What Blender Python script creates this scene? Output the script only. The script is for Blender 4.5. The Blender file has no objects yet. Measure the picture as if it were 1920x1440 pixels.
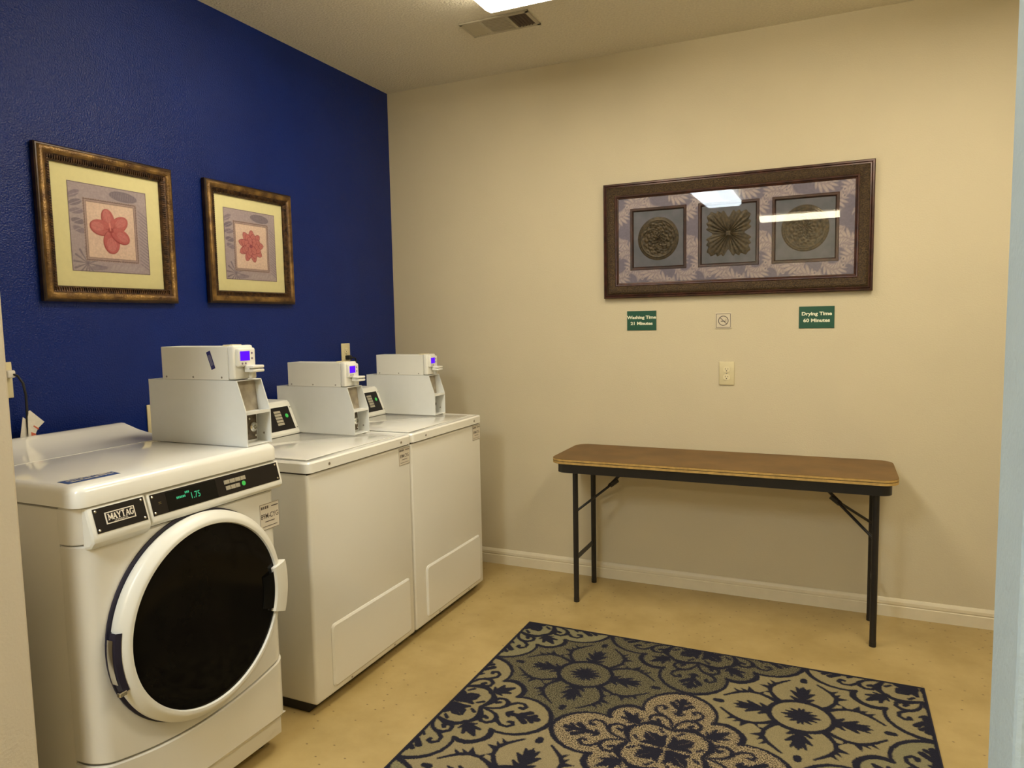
import bpy, bmesh, math, random
import numpy as np
from mathutils import Matrix, Vector
PI = math.pi
random.seed(7)
sc = bpy.context.scene
C = sc.collection

# ------------------------------------------------------------------ camera, world, exposure
yaw, pitch, roll, FPX = 0.425, -0.0875, -0.0193, 1335.57
CAM = Vector((2.4684, -3.7189, 1.4275))
fw = Vector((-math.sin(yaw)*math.cos(pitch), math.cos(yaw)*math.cos(pitch), math.sin(pitch)))
rt = Vector((math.cos(yaw), math.sin(yaw), 0)); up = rt.cross(fw)
r2 = rt*math.cos(roll) + up*math.sin(roll); u2 = up*math.cos(roll) - rt*math.sin(roll)
cd = bpy.data.cameras.new('camera'); cam = bpy.data.objects.new('camera', cd); C.objects.link(cam)
cam.matrix_world = Matrix(((r2.x, u2.x, -fw.x, CAM.x), (r2.y, u2.y, -fw.y, CAM.y), (r2.z, u2.z, -fw.z, CAM.z), (0, 0, 0, 1)))
cd.sensor_fit = 'HORIZONTAL'; cd.sensor_width = 36.0; cd.lens = 36.0*FPX/1920.0; cd.clip_start = 0.02
sc.camera = cam
w = bpy.data.worlds.new('world'); sc.world = w; w.use_nodes = True
w.node_tree.nodes['Background'].inputs[0].default_value = (1.0, 0.93, 0.8, 1)
w.node_tree.nodes['Background'].inputs[1].default_value = 0.05
sc.view_settings.view_transform = 'Standard'; sc.view_settings.look = 'None'
sc.view_settings.gamma = 1.0; sc.view_settings.use_curve_mapping = False
sc.view_settings.exposure = 1.3
LIGHT_MAIN, LIGHT_HALL, LIGHT_STRIP, LIGHT_SIDE = 6.8, 15.5, 21.0, 7.4
COL_MAIN, COL_HALL, COL_STRIP = (1.0, 0.90, 0.70), (0.82, 0.93, 1.0), (1.0, 0.88, 0.62)
HC = 2.80

# ------------------------------------------------------------------ materials
def s2l(c):
    return tuple((x/255.0/12.92 if x/255.0 <= 0.04045 else ((x/255.0+0.055)/1.055)**2.4) for x in c)
def mat(name, col, rough=0.5, metal=0.0, noise=0.0, nscale=20, bump=0.0, bscale=60, coat=0.0, emit=None, estr=0, col2=None, spec=0.5, bdetail=3):
    m = bpy.data.materials.new(name); m.use_nodes = True; nt = m.node_tree; b = nt.nodes['Principled BSDF']
    b.inputs['Base Color'].default_value = (*col, 1); b.inputs['Roughness'].default_value = rough
    b.inputs['Metallic'].default_value = metal; b.inputs['Specular IOR Level'].default_value = spec
    if coat: b.inputs['Coat Weight'].default_value = coat; b.inputs['Coat Roughness'].default_value = 0.08
    if emit: b.inputs['Emission Color'].default_value = (*emit, 1); b.inputs['Emission Strength'].default_value = estr
    tc = nt.nodes.new('ShaderNodeTexCoord')
    n = nt.nodes.new('ShaderNodeTexNoise'); n.inputs['Scale'].default_value = nscale; n.inputs['Detail'].default_value = 4
    nt.links.new(tc.outputs['Object'], n.inputs['Vector'])
    if not col2:
        k = 1-noise
        col2 = tuple(x*k for x in col)
    cr = nt.nodes.new('ShaderNodeValToRGB')
    cr.color_ramp.elements[0].position = 0.35; cr.color_ramp.elements[1].position = 0.65
    cr.color_ramp.elements[0].color = (*col2, 1); cr.color_ramp.elements[1].color = (*col, 1)
    nt.links.new(n.outputs['Fac'], cr.inputs['Fac']); nt.links.new(cr.outputs['Color'], b.inputs['Base Color'])
    if bump:
        n2 = nt.nodes.new('ShaderNodeTexNoise'); n2.inputs['Scale'].default_value = bscale; n2.inputs['Detail'].default_value = bdetail
        nt.links.new(tc.outputs['Object'], n2.inputs['Vector'])
        bp = nt.nodes.new('ShaderNodeBump'); bp.inputs['Strength'].default_value = bump; bp.inputs['Distance'].default_value = 0.01
        nt.links.new(n2.outputs['Fac'], bp.inputs['Height']); nt.links.new(bp.outputs['Normal'], b.inputs['Normal'])
    return m
M = {}
M['wall'] = mat('cream_wall_paint', (0.61, 0.535, 0.375), 0.6, noise=0.03, nscale=3, bump=0.09, bscale=150)
M['partition'] = mat('cream_wall_cool_light_tint', (0.64, 0.575, 0.46), 0.6, noise=0.03, nscale=3, bump=0.12, bscale=150)  # cream wall paint with the cool cast of the hall light mixed in
M['blue'] = mat('royal_blue_wall_paint', (0.0032, 0.0175, 0.150), 0.25, noise=0.12, nscale=4, bump=0.36, bscale=175, spec=0.22)
M['pale'] = mat('cool_light_tinted_wall', (0.52, 0.64, 0.72), 0.6, noise=0.05, nscale=10, bump=0.2, bscale=110)  # cool light of the outer room put into the wall colour
M['ceil'] = mat('ceiling_texture', (0.80, 0.74, 0.60), 0.9, noise=0.10, nscale=90, bump=0.65, bscale=95, bdetail=6)
M['base'] = mat('baseboard_paint', (0.72, 0.64, 0.47), 0.45, noise=0.04)
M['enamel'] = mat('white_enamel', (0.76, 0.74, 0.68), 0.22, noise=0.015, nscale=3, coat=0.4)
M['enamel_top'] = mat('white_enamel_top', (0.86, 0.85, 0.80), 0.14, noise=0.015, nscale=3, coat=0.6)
M['plastic'] = mat('white_plastic', (0.78, 0.77, 0.71), 0.32, noise=0.01)
M['sheet'] = mat('light_grey_coated_steel', (0.74, 0.75, 0.73), 0.36, noise=0.02)
M['blackpanel'] = mat('black_control_panel', (0.012, 0.009, 0.008), 0.35, noise=0.1, spec=0.25)
M['screenblack'] = mat('black_display_window', (0.004, 0.004, 0.004), 0.2, noise=0.1, spec=0.2)
M['doorglass'] = mat('dark_door_glass', (0.006, 0.005, 0.004), 0.09, noise=0.2, spec=0.12)
M['gap_shade'] = mat('dark_gap_shade', (0.012, 0.010, 0.03), 0.5, noise=0.2)  # navy-black tone painting the shade in the door gap and hinge cut
M['chrome'] = mat('chrome', (0.7, 0.68, 0.62), 0.15, 1.0)
M['screw'] = mat('screw_steel', (0.35, 0.32, 0.28), 0.35, 0.9)
M['violet'] = mat('violet_backlit_screen', (0.02, 0.0, 0.2), 0.4, emit=(0.11, 0.004, 1.0), estr=0.40, spec=0.1)
M['green'] = mat('green_led', (0.02, 0.2, 0.03), 0.4, emit=(0.08, 0.75, 0.12), estr=0.18)
M['greendigits'] = mat('green_display_digits', (0.01, 0.1, 0.05), 0.4, emit=(0.05, 0.6, 0.26), estr=0.28)
M['button'] = mat('beige_button', (0.40, 0.36, 0.27), 0.5, noise=0.15, nscale=200)
M['label'] = mat('sticker_paper', (0.66, 0.60, 0.50), 0.6, noise=0.04)
M['ink'] = mat('dark_ink', (0.10, 0.08, 0.07), 0.6)
M['bluelabel'] = mat('blue_sticker', (0.05, 0.10, 0.30), 0.4, noise=0.3, nscale=120)
M['navy'] = mat('navy_sticker', (0.02, 0.02, 0.13), 0.5, noise=0.2)
M['logo_metal'] = mat('logo_light_metal', (0.80, 0.74, 0.64), 0.35, 0.0)
M['ivory'] = mat('ivory_plastic', (0.66, 0.58, 0.36), 0.4, noise=0.02)
M['ivory2'] = mat('ivory_receptacle', (0.74, 0.66, 0.44), 0.35, noise=0.02)
M['slot'] = mat('dark_slot', (0.03, 0.02, 0.015), 0.6)
M['cord'] = mat('black_rubber_cord', (0.012, 0.012, 0.014), 0.5)
M['signgreen'] = mat('dark_green_sign', (0.006, 0.075, 0.042), 0.4, noise=0.08)
M['signtext'] = mat('pale_sign_lettering', (0.80, 0.80, 0.62), 0.5)
M['signplate'] = mat('beige_sign_plate', (0.62, 0.55, 0.42), 0.5)
M['blackpaint'] = mat('black_painted_steel', (0.012, 0.010, 0.011), 0.38, noise=0.2, nscale=30)
M['formica'] = mat('brown_laminate', (0.180, 0.098, 0.030), 0.5, noise=0.16, nscale=7, col2=(0.135, 0.072, 0.022), spec=0.25)
M['plyedge'] = mat('yellow_wood_edge', (0.52, 0.33, 0.10), 0.5, noise=0.25, nscale=40)
M['gold'] = mat('antique_gold_frame', (0.27, 0.155, 0.045), 0.36, 0.5, nscale=22, col2=(0.09, 0.045, 0.017), bump=0.25, bscale=160)
M['darkwood'] = mat('dark_bronze_edge', (0.055, 0.028, 0.014), 0.38, 0.3, nscale=24, col2=(0.02, 0.010, 0.006))
M['bead'] = mat('ribbed_bronze_beading', (0.11, 0.055, 0.024), 0.35, 0.5, nscale=60, col2=(0.025, 0.013, 0.010))
M['bronze'] = mat('bronze_frame', (0.085, 0.052, 0.020), 0.33, 0.5, nscale=170, col2=(0.026, 0.014, 0.008), bump=0.5, bscale=260)
M['mahog'] = mat('mahogany_frame_edge', (0.070, 0.024, 0.015), 0.33, 0.2, nscale=30, col2=(0.032, 0.012, 0.008))
M['matboard'] = mat('pale_yellow_mat_board', (0.80, 0.74, 0.42), 0.8, noise=0.03, nscale=60)
M['relief'] = mat('dark_bronze_relief', (0.095, 0.066, 0.032), 0.42, 0.4, nscale=90, col2=(0.035, 0.026, 0.015))
M['slate'] = mat('slate_blue_backing', (0.165, 0.16, 0.195), 0.6, nscale=16, col2=(0.115, 0.125, 0.15))
M['ventpaint'] = mat('vent_paint', (0.50, 0.45, 0.34), 0.6, noise=0.04)
M['ventdark'] = mat('vent_interior', (0.10, 0.07, 0.055), 0.8)
M['fixture'] = mat('fixture_white_metal', (0.7, 0.66, 0.58), 0.5)
M['lens_main'] = mat('lit_lens_main', (0.9, 0.9, 0.85), 0.4, emit=COL_MAIN, estr=LIGHT_MAIN)
M['lens_side'] = mat('lit_lens_side', (0.9, 0.9, 0.85), 0.4, emit=COL_MAIN, estr=LIGHT_SIDE)
M['lens_hall'] = mat('lit_lens_hall', (0.9, 0.9, 0.9), 0.4, emit=COL_HALL, estr=LIGHT_HALL)
M['lens_strip'] = mat('lit_lens_strip', (0.9, 0.9, 0.8), 0.4, emit=COL_STRIP, estr=LIGHT_STRIP)
M['paper'] = mat('tag_paper', (0.70, 0.66, 0.58), 0.7, noise=0.08, nscale=80)
M['redprint'] = mat('red_print', (0.55, 0.12, 0.06), 0.6)

def floor_mat():
    m = bpy.data.materials.new('tan_vinyl_floor'); m.use_nodes = True; nt = m.node_tree; b = nt.nodes['Principled BSDF']; L = nt.links.new
    tc = nt.nodes.new('ShaderNodeTexCoord')
    n = nt.nodes.new('ShaderNodeTexNoise'); n.inputs['Scale'].default_value = 3.2; n.inputs['Detail'].default_value = 8; n.inputs['Roughness'].default_value = 0.62
    L(tc.outputs['Object'], n.inputs['Vector'])
    cr = nt.nodes.new('ShaderNodeValToRGB'); e = cr.color_ramp.elements
    e[0].position = 0.33; e[0].color = (0.36, 0.255, 0.092, 1); e[1].position = 0.68; e[1].color = (0.48, 0.355, 0.15, 1)
    L(n.outputs['Fac'], cr.inputs['Fac'])
    v = nt.nodes.new('ShaderNodeTexVoronoi'); v.voronoi_dimensions = '2D'; v.inputs['Scale'].default_value = 19; v.inputs['Randomness'].default_value = 1
    mp = nt.nodes.new('ShaderNodeMapping'); mp.inputs['Scale'].default_value = (1.0, 1.5, 1); mp.inputs['Rotation'].default_value = (0, 0, 0.6)
    L(tc.outputs['Object'], mp.inputs['Vector']); L(mp.outputs['Vector'], v.inputs['Vector'])
    mr = nt.nodes.new('ShaderNodeMapRange'); mr.inputs['From Min'].default_value = 0.03; mr.inputs['From Max'].default_value = 0.11
    mr.inputs['To Min'].default_value = 0.85; mr.inputs['To Max'].default_value = 0.0
    L(v.outputs['Distance'], mr.inputs['Value'])
    sep = nt.nodes.new('ShaderNodeSeparateColor'); L(v.outputs['Color'], sep.inputs['Color'])
    gt = nt.nodes.new('ShaderNodeMath'); gt.operation = 'GREATER_THAN'; gt.inputs[1].default_value = 0.80; L(sep.outputs['Red'], gt.inputs[0])
    mu = nt.nodes.new('ShaderNodeMath'); mu.operation = 'MULTIPLY'; L(mr.outputs['Result'], mu.inputs[0]); L(gt.outputs[0], mu.inputs[1])
    mx = nt.nodes.new('ShaderNodeMix'); mx.data_type = 'RGBA'; L(mu.outputs[0], mx.inputs['Factor'])
    L(cr.outputs['Color'], mx.inputs['A']); mx.inputs['B'].default_value = (0.10, 0.055, 0.022, 1)
    L(mx.outputs['Result'], b.inputs['Base Color'])
    b.inputs['Roughness'].default_value = 0.38
    bp = nt.nodes.new('ShaderNodeBump'); bp.inputs['Strength'].default_value = 0.05; L(n.outputs['Fac'], bp.inputs['Height']); L(bp.outputs['Normal'], b.inputs['Normal'])
    return m
M['floor'] = floor_mat()

def painted_mat(name, rough=0.6, fine=0.12, fscale=120):
    """colour attribute of the printed artwork, varied by a fine procedural noise"""
    m = bpy.data.materials.new(name); m.use_nodes = True; nt = m.node_tree; b = nt.nodes['Principled BSDF']; L = nt.links.new
    a = nt.nodes.new('ShaderNodeAttribute'); a.attribute_name = 'Col'
    tc = nt.nodes.new('ShaderNodeTexCoord'); n = nt.nodes.new('ShaderNodeTexNoise'); n.inputs['Scale'].default_value = fscale; n.inputs['Detail'].default_value = 3
    L(tc.outputs['Object'], n.inputs['Vector'])
    mr = nt.nodes.new('ShaderNodeMapRange'); mr.inputs['To Min'].default_value = 1-fine*2; mr.inputs['To Max'].default_value = 1+fine*2; L(n.outputs['Fac'], mr.inputs['Value'])
    vm = nt.nodes.new('ShaderNodeVectorMath'); vm.operation = 'SCALE'; L(a.outputs['Color'], vm.inputs[0]); L(mr.outputs['Result'], vm.inputs['Scale'])
    L(vm.outputs['Vector'], b.inputs['Base Color']); b.inputs['Roughness'].default_value = rough
    return m
M['print'] = painted_mat('printed_artwork')
def rug_mat():
    m = bpy.data.materials.new('patterned_rug_pile'); m.use_nodes = True; nt = m.node_tree; b = nt.nodes['Principled BSDF']; L = nt.links.new
    def N(t): return nt.nodes.new('ShaderNode'+t)
    ink = N('Attribute'); ink.attribute_name = 'ink'; zn = N('Attribute'); zn.attribute_name = 'zone'; sg = N('Attribute'); sg.attribute_name = 'shag'
    tc = N('TexCoord')
    n = N('TexNoise'); n.inputs['Scale'].default_value = 210; n.inputs['Detail'].default_value = 3; L(tc.outputs['Object'], n.inputs['Vector'])
    n3 = N('TexNoise'); n3.inputs['Scale'].default_value = 420; n3.inputs['Detail'].default_value = 2; L(tc.outputs['Object'], n3.inputs['Vector'])
    sh = N('MapRange'); sh.inputs['From Min'].default_value = 0.38; sh.inputs['From Max'].default_value = 0.62; sh.inputs['To Min'].default_value = 0.10; sh.inputs['To Max'].default_value = 1.6; L(n.outputs['Fac'], sh.inputs['Value'])
    lo = N('MapRange'); lo.inputs['From Min'].default_value = 0.3; lo.inputs['From Max'].default_value = 0.7; lo.inputs['To Min'].default_value = 0.8; lo.inputs['To Max'].default_value = 1.2; L(n3.outputs['Fac'], lo.inputs['Value'])
    mf = N('Mix'); mf.data_type = 'FLOAT'; L(sg.outputs['Fac'], mf.inputs['Factor']); L(lo.outputs['Result'], mf.inputs['A']); L(sh.outputs['Result'], mf.inputs['B'])
    vs = N('VectorMath'); vs.operation = 'SCALE'; L(zn.outputs['Color'], vs.inputs[0]); L(mf.outputs['Result'], vs.inputs['Scale'])
    # edge wobble: shag regions fuzz the ink outline
    nz = N('Math'); nz.operation = 'SUBTRACT'; L(n.outputs['Fac'], nz.inputs[0]); nz.inputs[1].default_value = 0.5
    wb = N('Math'); wb.operation = 'MULTIPLY_ADD'; L(sg.outputs['Fac'], wb.inputs[0]); wb.inputs[1].default_value = 0.05; wb.inputs[2].default_value = 0.025
    w2 = N('Math'); w2.operation = 'MULTIPLY'; L(nz.outputs[0], w2.inputs[0]); L(wb.outputs[0], w2.inputs[1])
    ad = N('Math'); ad.operation = 'ADD'; L(ink.outputs['Fac'], ad.inputs[0]); L(w2.outputs[0], ad.inputs[1])
    st = N('MapRange'); st.inputs['From Min'].default_value = -0.006; st.inputs['From Max'].default_value = 0.006; st.inputs['To Min'].default_value = 1; st.inputs['To Max'].default_value = 0; L(ad.outputs[0], st.inputs['Value'])
    dk = N('Mix'); dk.data_type = 'RGBA'; L(n3.outputs['Fac'], dk.inputs['Factor']); dk.inputs['A'].default_value = (0.008, 0.008, 0.018, 1); dk.inputs['B'].default_value = (0.022, 0.022, 0.036, 1)
    mx = N('Mix'); mx.data_type = 'RGBA'; L(st.outputs['Result'], mx.inputs['Factor']); L(vs.outputs['Vector'], mx.inputs['A']); L(dk.outputs['Result'], mx.inputs['B'])
    L(mx.outputs['Result'], b.inputs['Base Color']); b.inputs['Roughness'].default_value = 0.95; b.inputs['Specular IOR Level'].default_value = 0.15
    bp = N('Bump'); bp.inputs['Strength'].default_value = 0.6; bp.inputs['Distance'].default_value = 0.004; L(n.outputs['Fac'], bp.inputs['Height']); L(bp.outputs['Normal'], b.inputs['Normal'])
    return m
M['rug'] = rug_mat()
def pane_mat():
    m = bpy.data.materials.new('picture_glass'); m.use_nodes = True; nt = m.node_tree
    for n in list(nt.nodes):
        if n.type != 'OUTPUT_MATERIAL': nt.nodes.remove(n)
    out = [n for n in nt.nodes if n.type == 'OUTPUT_MATERIAL'][0]
    t = nt.nodes.new('ShaderNodeBsdfTransparent'); t.inputs[0].default_value = (0.96, 0.96, 0.96, 1)
    g = nt.nodes.new('ShaderNodeBsdfGlossy'); g.inputs['Roughness'].default_value = 0.012; g.inputs[0].default_value = (1, 1, 1, 1)
    f = nt.nodes.new('ShaderNodeFresnel'); f.inputs[0].default_value = 1.5
    k = nt.nodes.new('ShaderNodeMath'); k.operation = 'MULTIPLY'; k.inputs[1].default_value = 0.6; nt.links.new(f.outputs[0], k.inputs[0])
    x = nt.nodes.new('ShaderNodeMixShader')
    nt.links.new(k.outputs[0], x.inputs[0]); nt.links.new(t.outputs[0], x.inputs[1]); nt.links.new(g.outputs[0], x.inputs[2]); nt.links.new(x.outputs[0], out.inputs[0])
    return m
M['glass'] = pane_mat()

# ------------------------------------------------------------------ mesh helpers
class MB:
    def __init__(s): s.v = []; s.f = []
    def add(s, vs, fs):
        o = len(s.v); s.v += [tuple(p) for p in vs]; s.f += [tuple(i+o for i in f) for f in fs]; return s
    def box(s, x0, x1, y0, y1, z0, z1):
        return s.add([(x0,y0,z0),(x1,y0,z0),(x1,y1,z0),(x0,y1,z0),(x0,y0,z1),(x1,y0,z1),(x1,y1,z1),(x0,y1,z1)],
                     [(0,3,2,1),(4,5,6,7),(0,1,5,4),(1,2,6,5),(2,3,7,6),(3,0,4,7)])
    def bbox(s, x0, x1, y0, y1, z0, z1, r=0.005, seg=3):
        bm = bmesh.new(); bmesh.ops.create_cube(bm, size=1)
        for v in bm.verts: v.co = ((x0+x1)/2+v.co.x*(x1-x0), (y0+y1)/2+v.co.y*(y1-y0), (z0+z1)/2+v.co.z*(z1-z0))
        bmesh.ops.bevel(bm, geom=bm.edges[:], offset=r, segments=seg, profile=0.5, affect='EDGES', clamp_overlap=True)
        bm.verts.index_update(); s.add([v.co[:] for v in bm.verts], [[v.index for v in f.verts] for f in bm.faces]); bm.free(); return s
    def prism(s, pts, axis, a, b):
        """polygon of (p,q) pairs extruded along axis; axis x: (y,z), axis y: (x,z), axis z: (x,y)"""
        def mk(p, q, t): return {'x': (t, p, q), 'y': (p, t, q), 'z': (p, q, t)}[axis]
        n = len(pts); vs = [mk(p, q, a) for p, q in pts]+[mk(p, q, b) for p, q in pts]
        fs = [(i, (i+1) % n, (i+1) % n+n, i+n) for i in range(n)]+[tuple(range(n))[::-1], tuple(range(n, 2*n))]
        return s.add(vs, fs)
    def tube(s, pts, r, n=10, caps=True):
        pts = [Vector(p) for p in pts]; rings = []; k = len(pts)
        for i, p in enumerate(pts):
            d = (pts[min(i+1, k-1)]-pts[max(i-1, 0)]).normalized()
            a = Vector((0, 0, 1)) if abs(d.z) < 0.9 else Vector((1, 0, 0))
            e1 = d.cross(a).normalized(); e2 = d.cross(e1)
            rr = r[i] if isinstance(r, (list, tuple)) else r
            rings.append([p+e1*math.cos(2*PI*j/n)*rr+e2*math.sin(2*PI*j/n)*rr for j in range(n)])
        vs = [q for R in rings for q in R]; fs = []
        for i in range(k-1):
            for j in range(n): fs.append((i*n+j, i*n+(j+1) % n, (i+1)*n+(j+1) % n, (i+1)*n+j))
        if caps: fs += [tuple(range(n))[::-1], tuple(range((k-1)*n, k*n))]
        return s.add(vs, fs)
    def lathe(s, prof, c, axis='x', n=64, a0=0, a1=2*PI):
        """prof: (t along axis, radius)"""
        full = abs(a1-a0-2*PI) < 1e-6; m = n if full else n+1; vs = []
        for t, r in prof:
            for j in range(m):
                a = a0+(a1-a0)*j/n; p, q = r*math.cos(a), r*math.sin(a)
                vs.append({'x': (c[0]+t, c[1]+p, c[2]+q), 'z': (c[0]+p, c[1]+q, c[2]+t), 'y': (c[0]+p, c[1]+t, c[2]+q)}[axis])
        fs = []
        for i in range(len(prof)-1):
            for j in range(n):
                k = (j+1) % m; fs.append((i*m+j, i*m+k, (i+1)*m+k, (i+1)*m+j))
        return s.add(vs, fs)
    def build(s, name, material, parent=None, smooth=None, bevel=0, attrs=None, keep=False):
        me = bpy.data.meshes.new(name); me.from_pydata(s.v, [], s.f)
        bm = bmesh.new(); bm.from_mesh(me)
        if not attrs: bmesh.ops.remove_doubles(bm, verts=bm.verts, dist=1e-6)
        if not keep: bmesh.ops.recalc_face_normals(bm, faces=bm.faces)
        if bevel: bmesh.ops.bevel(bm, geom=[e for e in bm.edges if len(e.link_faces) == 2 and e.calc_face_angle(0) > 0.6], offset=bevel, segments=2, profile=0.5, affect='EDGES', clamp_overlap=True)
        if smooth:
            for f in bm.faces: f.smooth = True
            for e in bm.edges:
                if len(e.link_faces) == 2 and e.calc_face_angle(0) > smooth: e.smooth = False
        bm.to_mesh(me); bm.free()
        me.materials.append(material)
        if attrs:
            for nm, tp, arr in attrs:
                at = me.attributes.new(nm, tp, 'POINT')
                at.data.foreach_set('color' if tp == 'FLOAT_COLOR' else 'value', np.ascontiguousarray(arr, dtype=np.float32).ravel())
        o = bpy.data.objects.new(name, me); C.objects.link(o)
        if parent: o.parent = parent
        return o
def rrect(x0, x1, y0, y1, r, n=6, rs=None):
    rs = rs or [r]*4; out = []
    for (cx, cy, a, rr) in ((x1-rs[0], y1-rs[0], 0, rs[0]), (x0+rs[1], y1-rs[1], PI/2, rs[1]), (x0+rs[2], y0+rs[2], PI, rs[2]), (x1-rs[3], y0+rs[3], 3*PI/2, rs[3])):
        if rr < 1e-5: out.append((cx, cy)); continue
        for i in range(n+1):
            t = a+PI/2*i/n; out.append((cx+rr*math.cos(t), cy+rr*math.sin(t)))
    return out
def thing(name, label, cat, loc=(0, 0, 0), rot=(0, 0, 0), group=None):
    o = bpy.data.objects.new(name, None); C.objects.link(o); o.empty_display_size = 0.1
    o.location = loc; o.rotation_euler = rot; o['label'] = label; o['category'] = cat
    if group: o['group'] = group
    return o
def tag(o, label, cat, group=None):
    o['label'] = label; o['category'] = cat
    if group: o['group'] = group
    return o
def struct(mb, name, m, **k):
    o = mb.build(name, m, **k); o['kind'] = 'structure'; return o
def copy_tree(o, parent=None):
    c = o.copy(); C.objects.link(c); c.parent = parent
    for ch in list(o.children): copy_tree(ch, c)
    return c
def text(name, body, size, loc, face, m, parent=None, bold=0.0, sx=1.0, depth=0.0006, align='CENTER', spacing=1.0):
    """face 'x': reads on a surface facing +X; 'w': local picture plane facing local +Z; 'up': facing up, read from +X"""
    cu = bpy.data.curves.new(name, 'FONT'); cu.body = body; cu.size = size; cu.align_x = align; cu.align_y = 'CENTER'
    cu.extrude = depth; cu.offset = bold; cu.space_character = spacing; cu.resolution_u = 3
    t = bpy.data.objects.new(name, cu); C.objects.link(t)
    bpy.context.view_layer.update()
    dg = bpy.context.evaluated_depsgraph_get(); me = bpy.data.meshes.new_from_object(t.evaluated_get(dg))
    bpy.data.objects.remove(t); bpy.data.curves.remove(cu)
    R = {'x': Matrix(((0, 0, 1), (1, 0, 0), (0, 1, 0))), 'w': Matrix.Identity(3), 'up': Matrix(((0, -1, 0), (1, 0, 0), (0, 0, 1)))}[face] if not isinstance(face, Matrix) else face
    me.transform(Matrix.Translation(Vector(loc)) @ R.to_4x4() @ Matrix.Diagonal((sx, 1, 1, 1)))
    me.materials.clear(); me.materials.append(m); me.name = name
    o = bpy.data.objects.new(name, me); C.objects.link(o)
    if parent: o.parent = parent
    return o
ROT_BACK = (PI/2, 0, 0)          # picture plane on the cream wall, facing -Y
ROT_BLUE = (PI/2, 0, PI/2)       # picture plane on the blue wall, facing +X

# ------------------------------------------------------------------ the room
struct(MB().box(-1.2, 4.7, -7.7, 0.1, -0.05, 0), 'floor', M['floor'])
struct(MB().box(-1.2, 4.7, -7.7, 0.1, HC, HC+0.05), 'ceiling', M['ceil'])
struct(MB().box(0, 3.7, 0, 0.1, 0, HC), 'wall_back', M['wall'])
struct(MB().box(-0.1, 0, -2.87, 0.1, 0, HC), 'wall_left', M['blue'])
struct(MB().box(3.6, 3.7, -2.87, 0, 0, HC), 'wall_right', M['wall'])
struct(MB().box(0, 0.813, -2.87, -2.75, 0, HC), 'wall_partition', M['partition'], bevel=0.006)
struct(MB().box(2.646, 3.6, -2.87, -2.745, 0, HC), 'wall_doorway', M['pale'], bevel=0.006)
struct(MB().box(-1.2, -1.1, -7.7, -2.87, 0, HC).box(-1.2, -0.1, -2.87, -2.77, 0, HC), 'wall_outer_left', M['wall'])
struct(MB().box(4.6, 4.7, -7.7, -2.87, 0, HC).box(3.7, 4.7, -2.87, -2.77, 0, HC), 'wall_outer_right', M['wall'])
struct(MB().box(-1.1, 4.6, -7.7, -7.6, 0, HC), 'wall_front', M['wall'])
prof = [(0, 0), (0.014, 0), (0.014, 0.052), (0.011, 0.055), (0.011, 0.058), (0.0135, 0.061), (0.0125, 0.074), (0.007, 0.084), (0.004, 0.088), (0, 0.088)]
struct(MB().prism([(-p, q) for p, q in prof], 'x', 0.0, 3.6), 'baseboard_back', M['base'])
struct(MB().prism([(3.6-p, q) for p, q in prof], 'y', -2.745, -0.014), 'baseboard_right', M['base'])

# ------------------------------------------------------------------ ceiling lights and vent
def wrap_light(x0, x1, y0, y1, lens, label, along='y'):
    cx, cy = (x0+x1)/2, (y0+y1)/2; hx, hy = (x1-x0)/2, (y1-y0)/2
    t = thing('ceiling_light', label, 'ceiling light', (cx, cy, HC), (0, 0, 0), 'wraparound ceiling lights')
    MB().box(-hx+0.03, hx-0.03, -hy+0.01, hy-0.01, -0.012, -0.0005).build('housing', M['fixture'], t)
    b = MB()
    if along == 'y':
        p = [(-hx, -0.012), (-hx, -0.050), (-hx+0.03, -0.068), (hx-0.03, -0.068), (hx, -0.050), (hx, -0.012)]
        b.prism(p, 'y', -hy+0.012, hy-0.012); b.build('lens', lens, t)
        for s in (-1, 1):
            MB().prism([(a*1.01, c-0.001) for a, c in p], 'y', s*hy, s*(hy-0.012)).build('end_cap', M['fixture'], t)
    else:
        p = [(-hy, -0.012), (-hy, -0.050), (-hy+0.03, -0.068), (hy-0.03, -0.068), (hy, -0.050), (hy, -0.012)]
        b.prism(p, 'x', -hx+0.012, hx-0.012); b.build('lens', lens, t)
        for s in (-1, 1):
            MB().prism([(a*1.01, c-0.001) for a, c in p], 'x', s*hx, s*(hx-0.012)).build('end_cap', M['fixture'], t)
    return t
wrap_light(1.09, 1.49, -2.085, -0.865, M['lens_main'], 'bright white fluorescent ceiling light just behind the ceiling vent')
wrap_light(2.85, 3.25, -2.085, -0.865, M['lens_side'], 'second fluorescent ceiling light of the room, above the right end of the table')
wrap_light(1.05, 1.45, -5.20, -3.98, M['lens_hall'], 'cool white fluorescent ceiling light reflected as the broad patch in the picture glass')
wrap_light(1.50, 2.52, -6.98, -6.70, M['lens_strip'], 'warm white ceiling light reflected as the thin strip in the picture glass', 'x')

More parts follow.
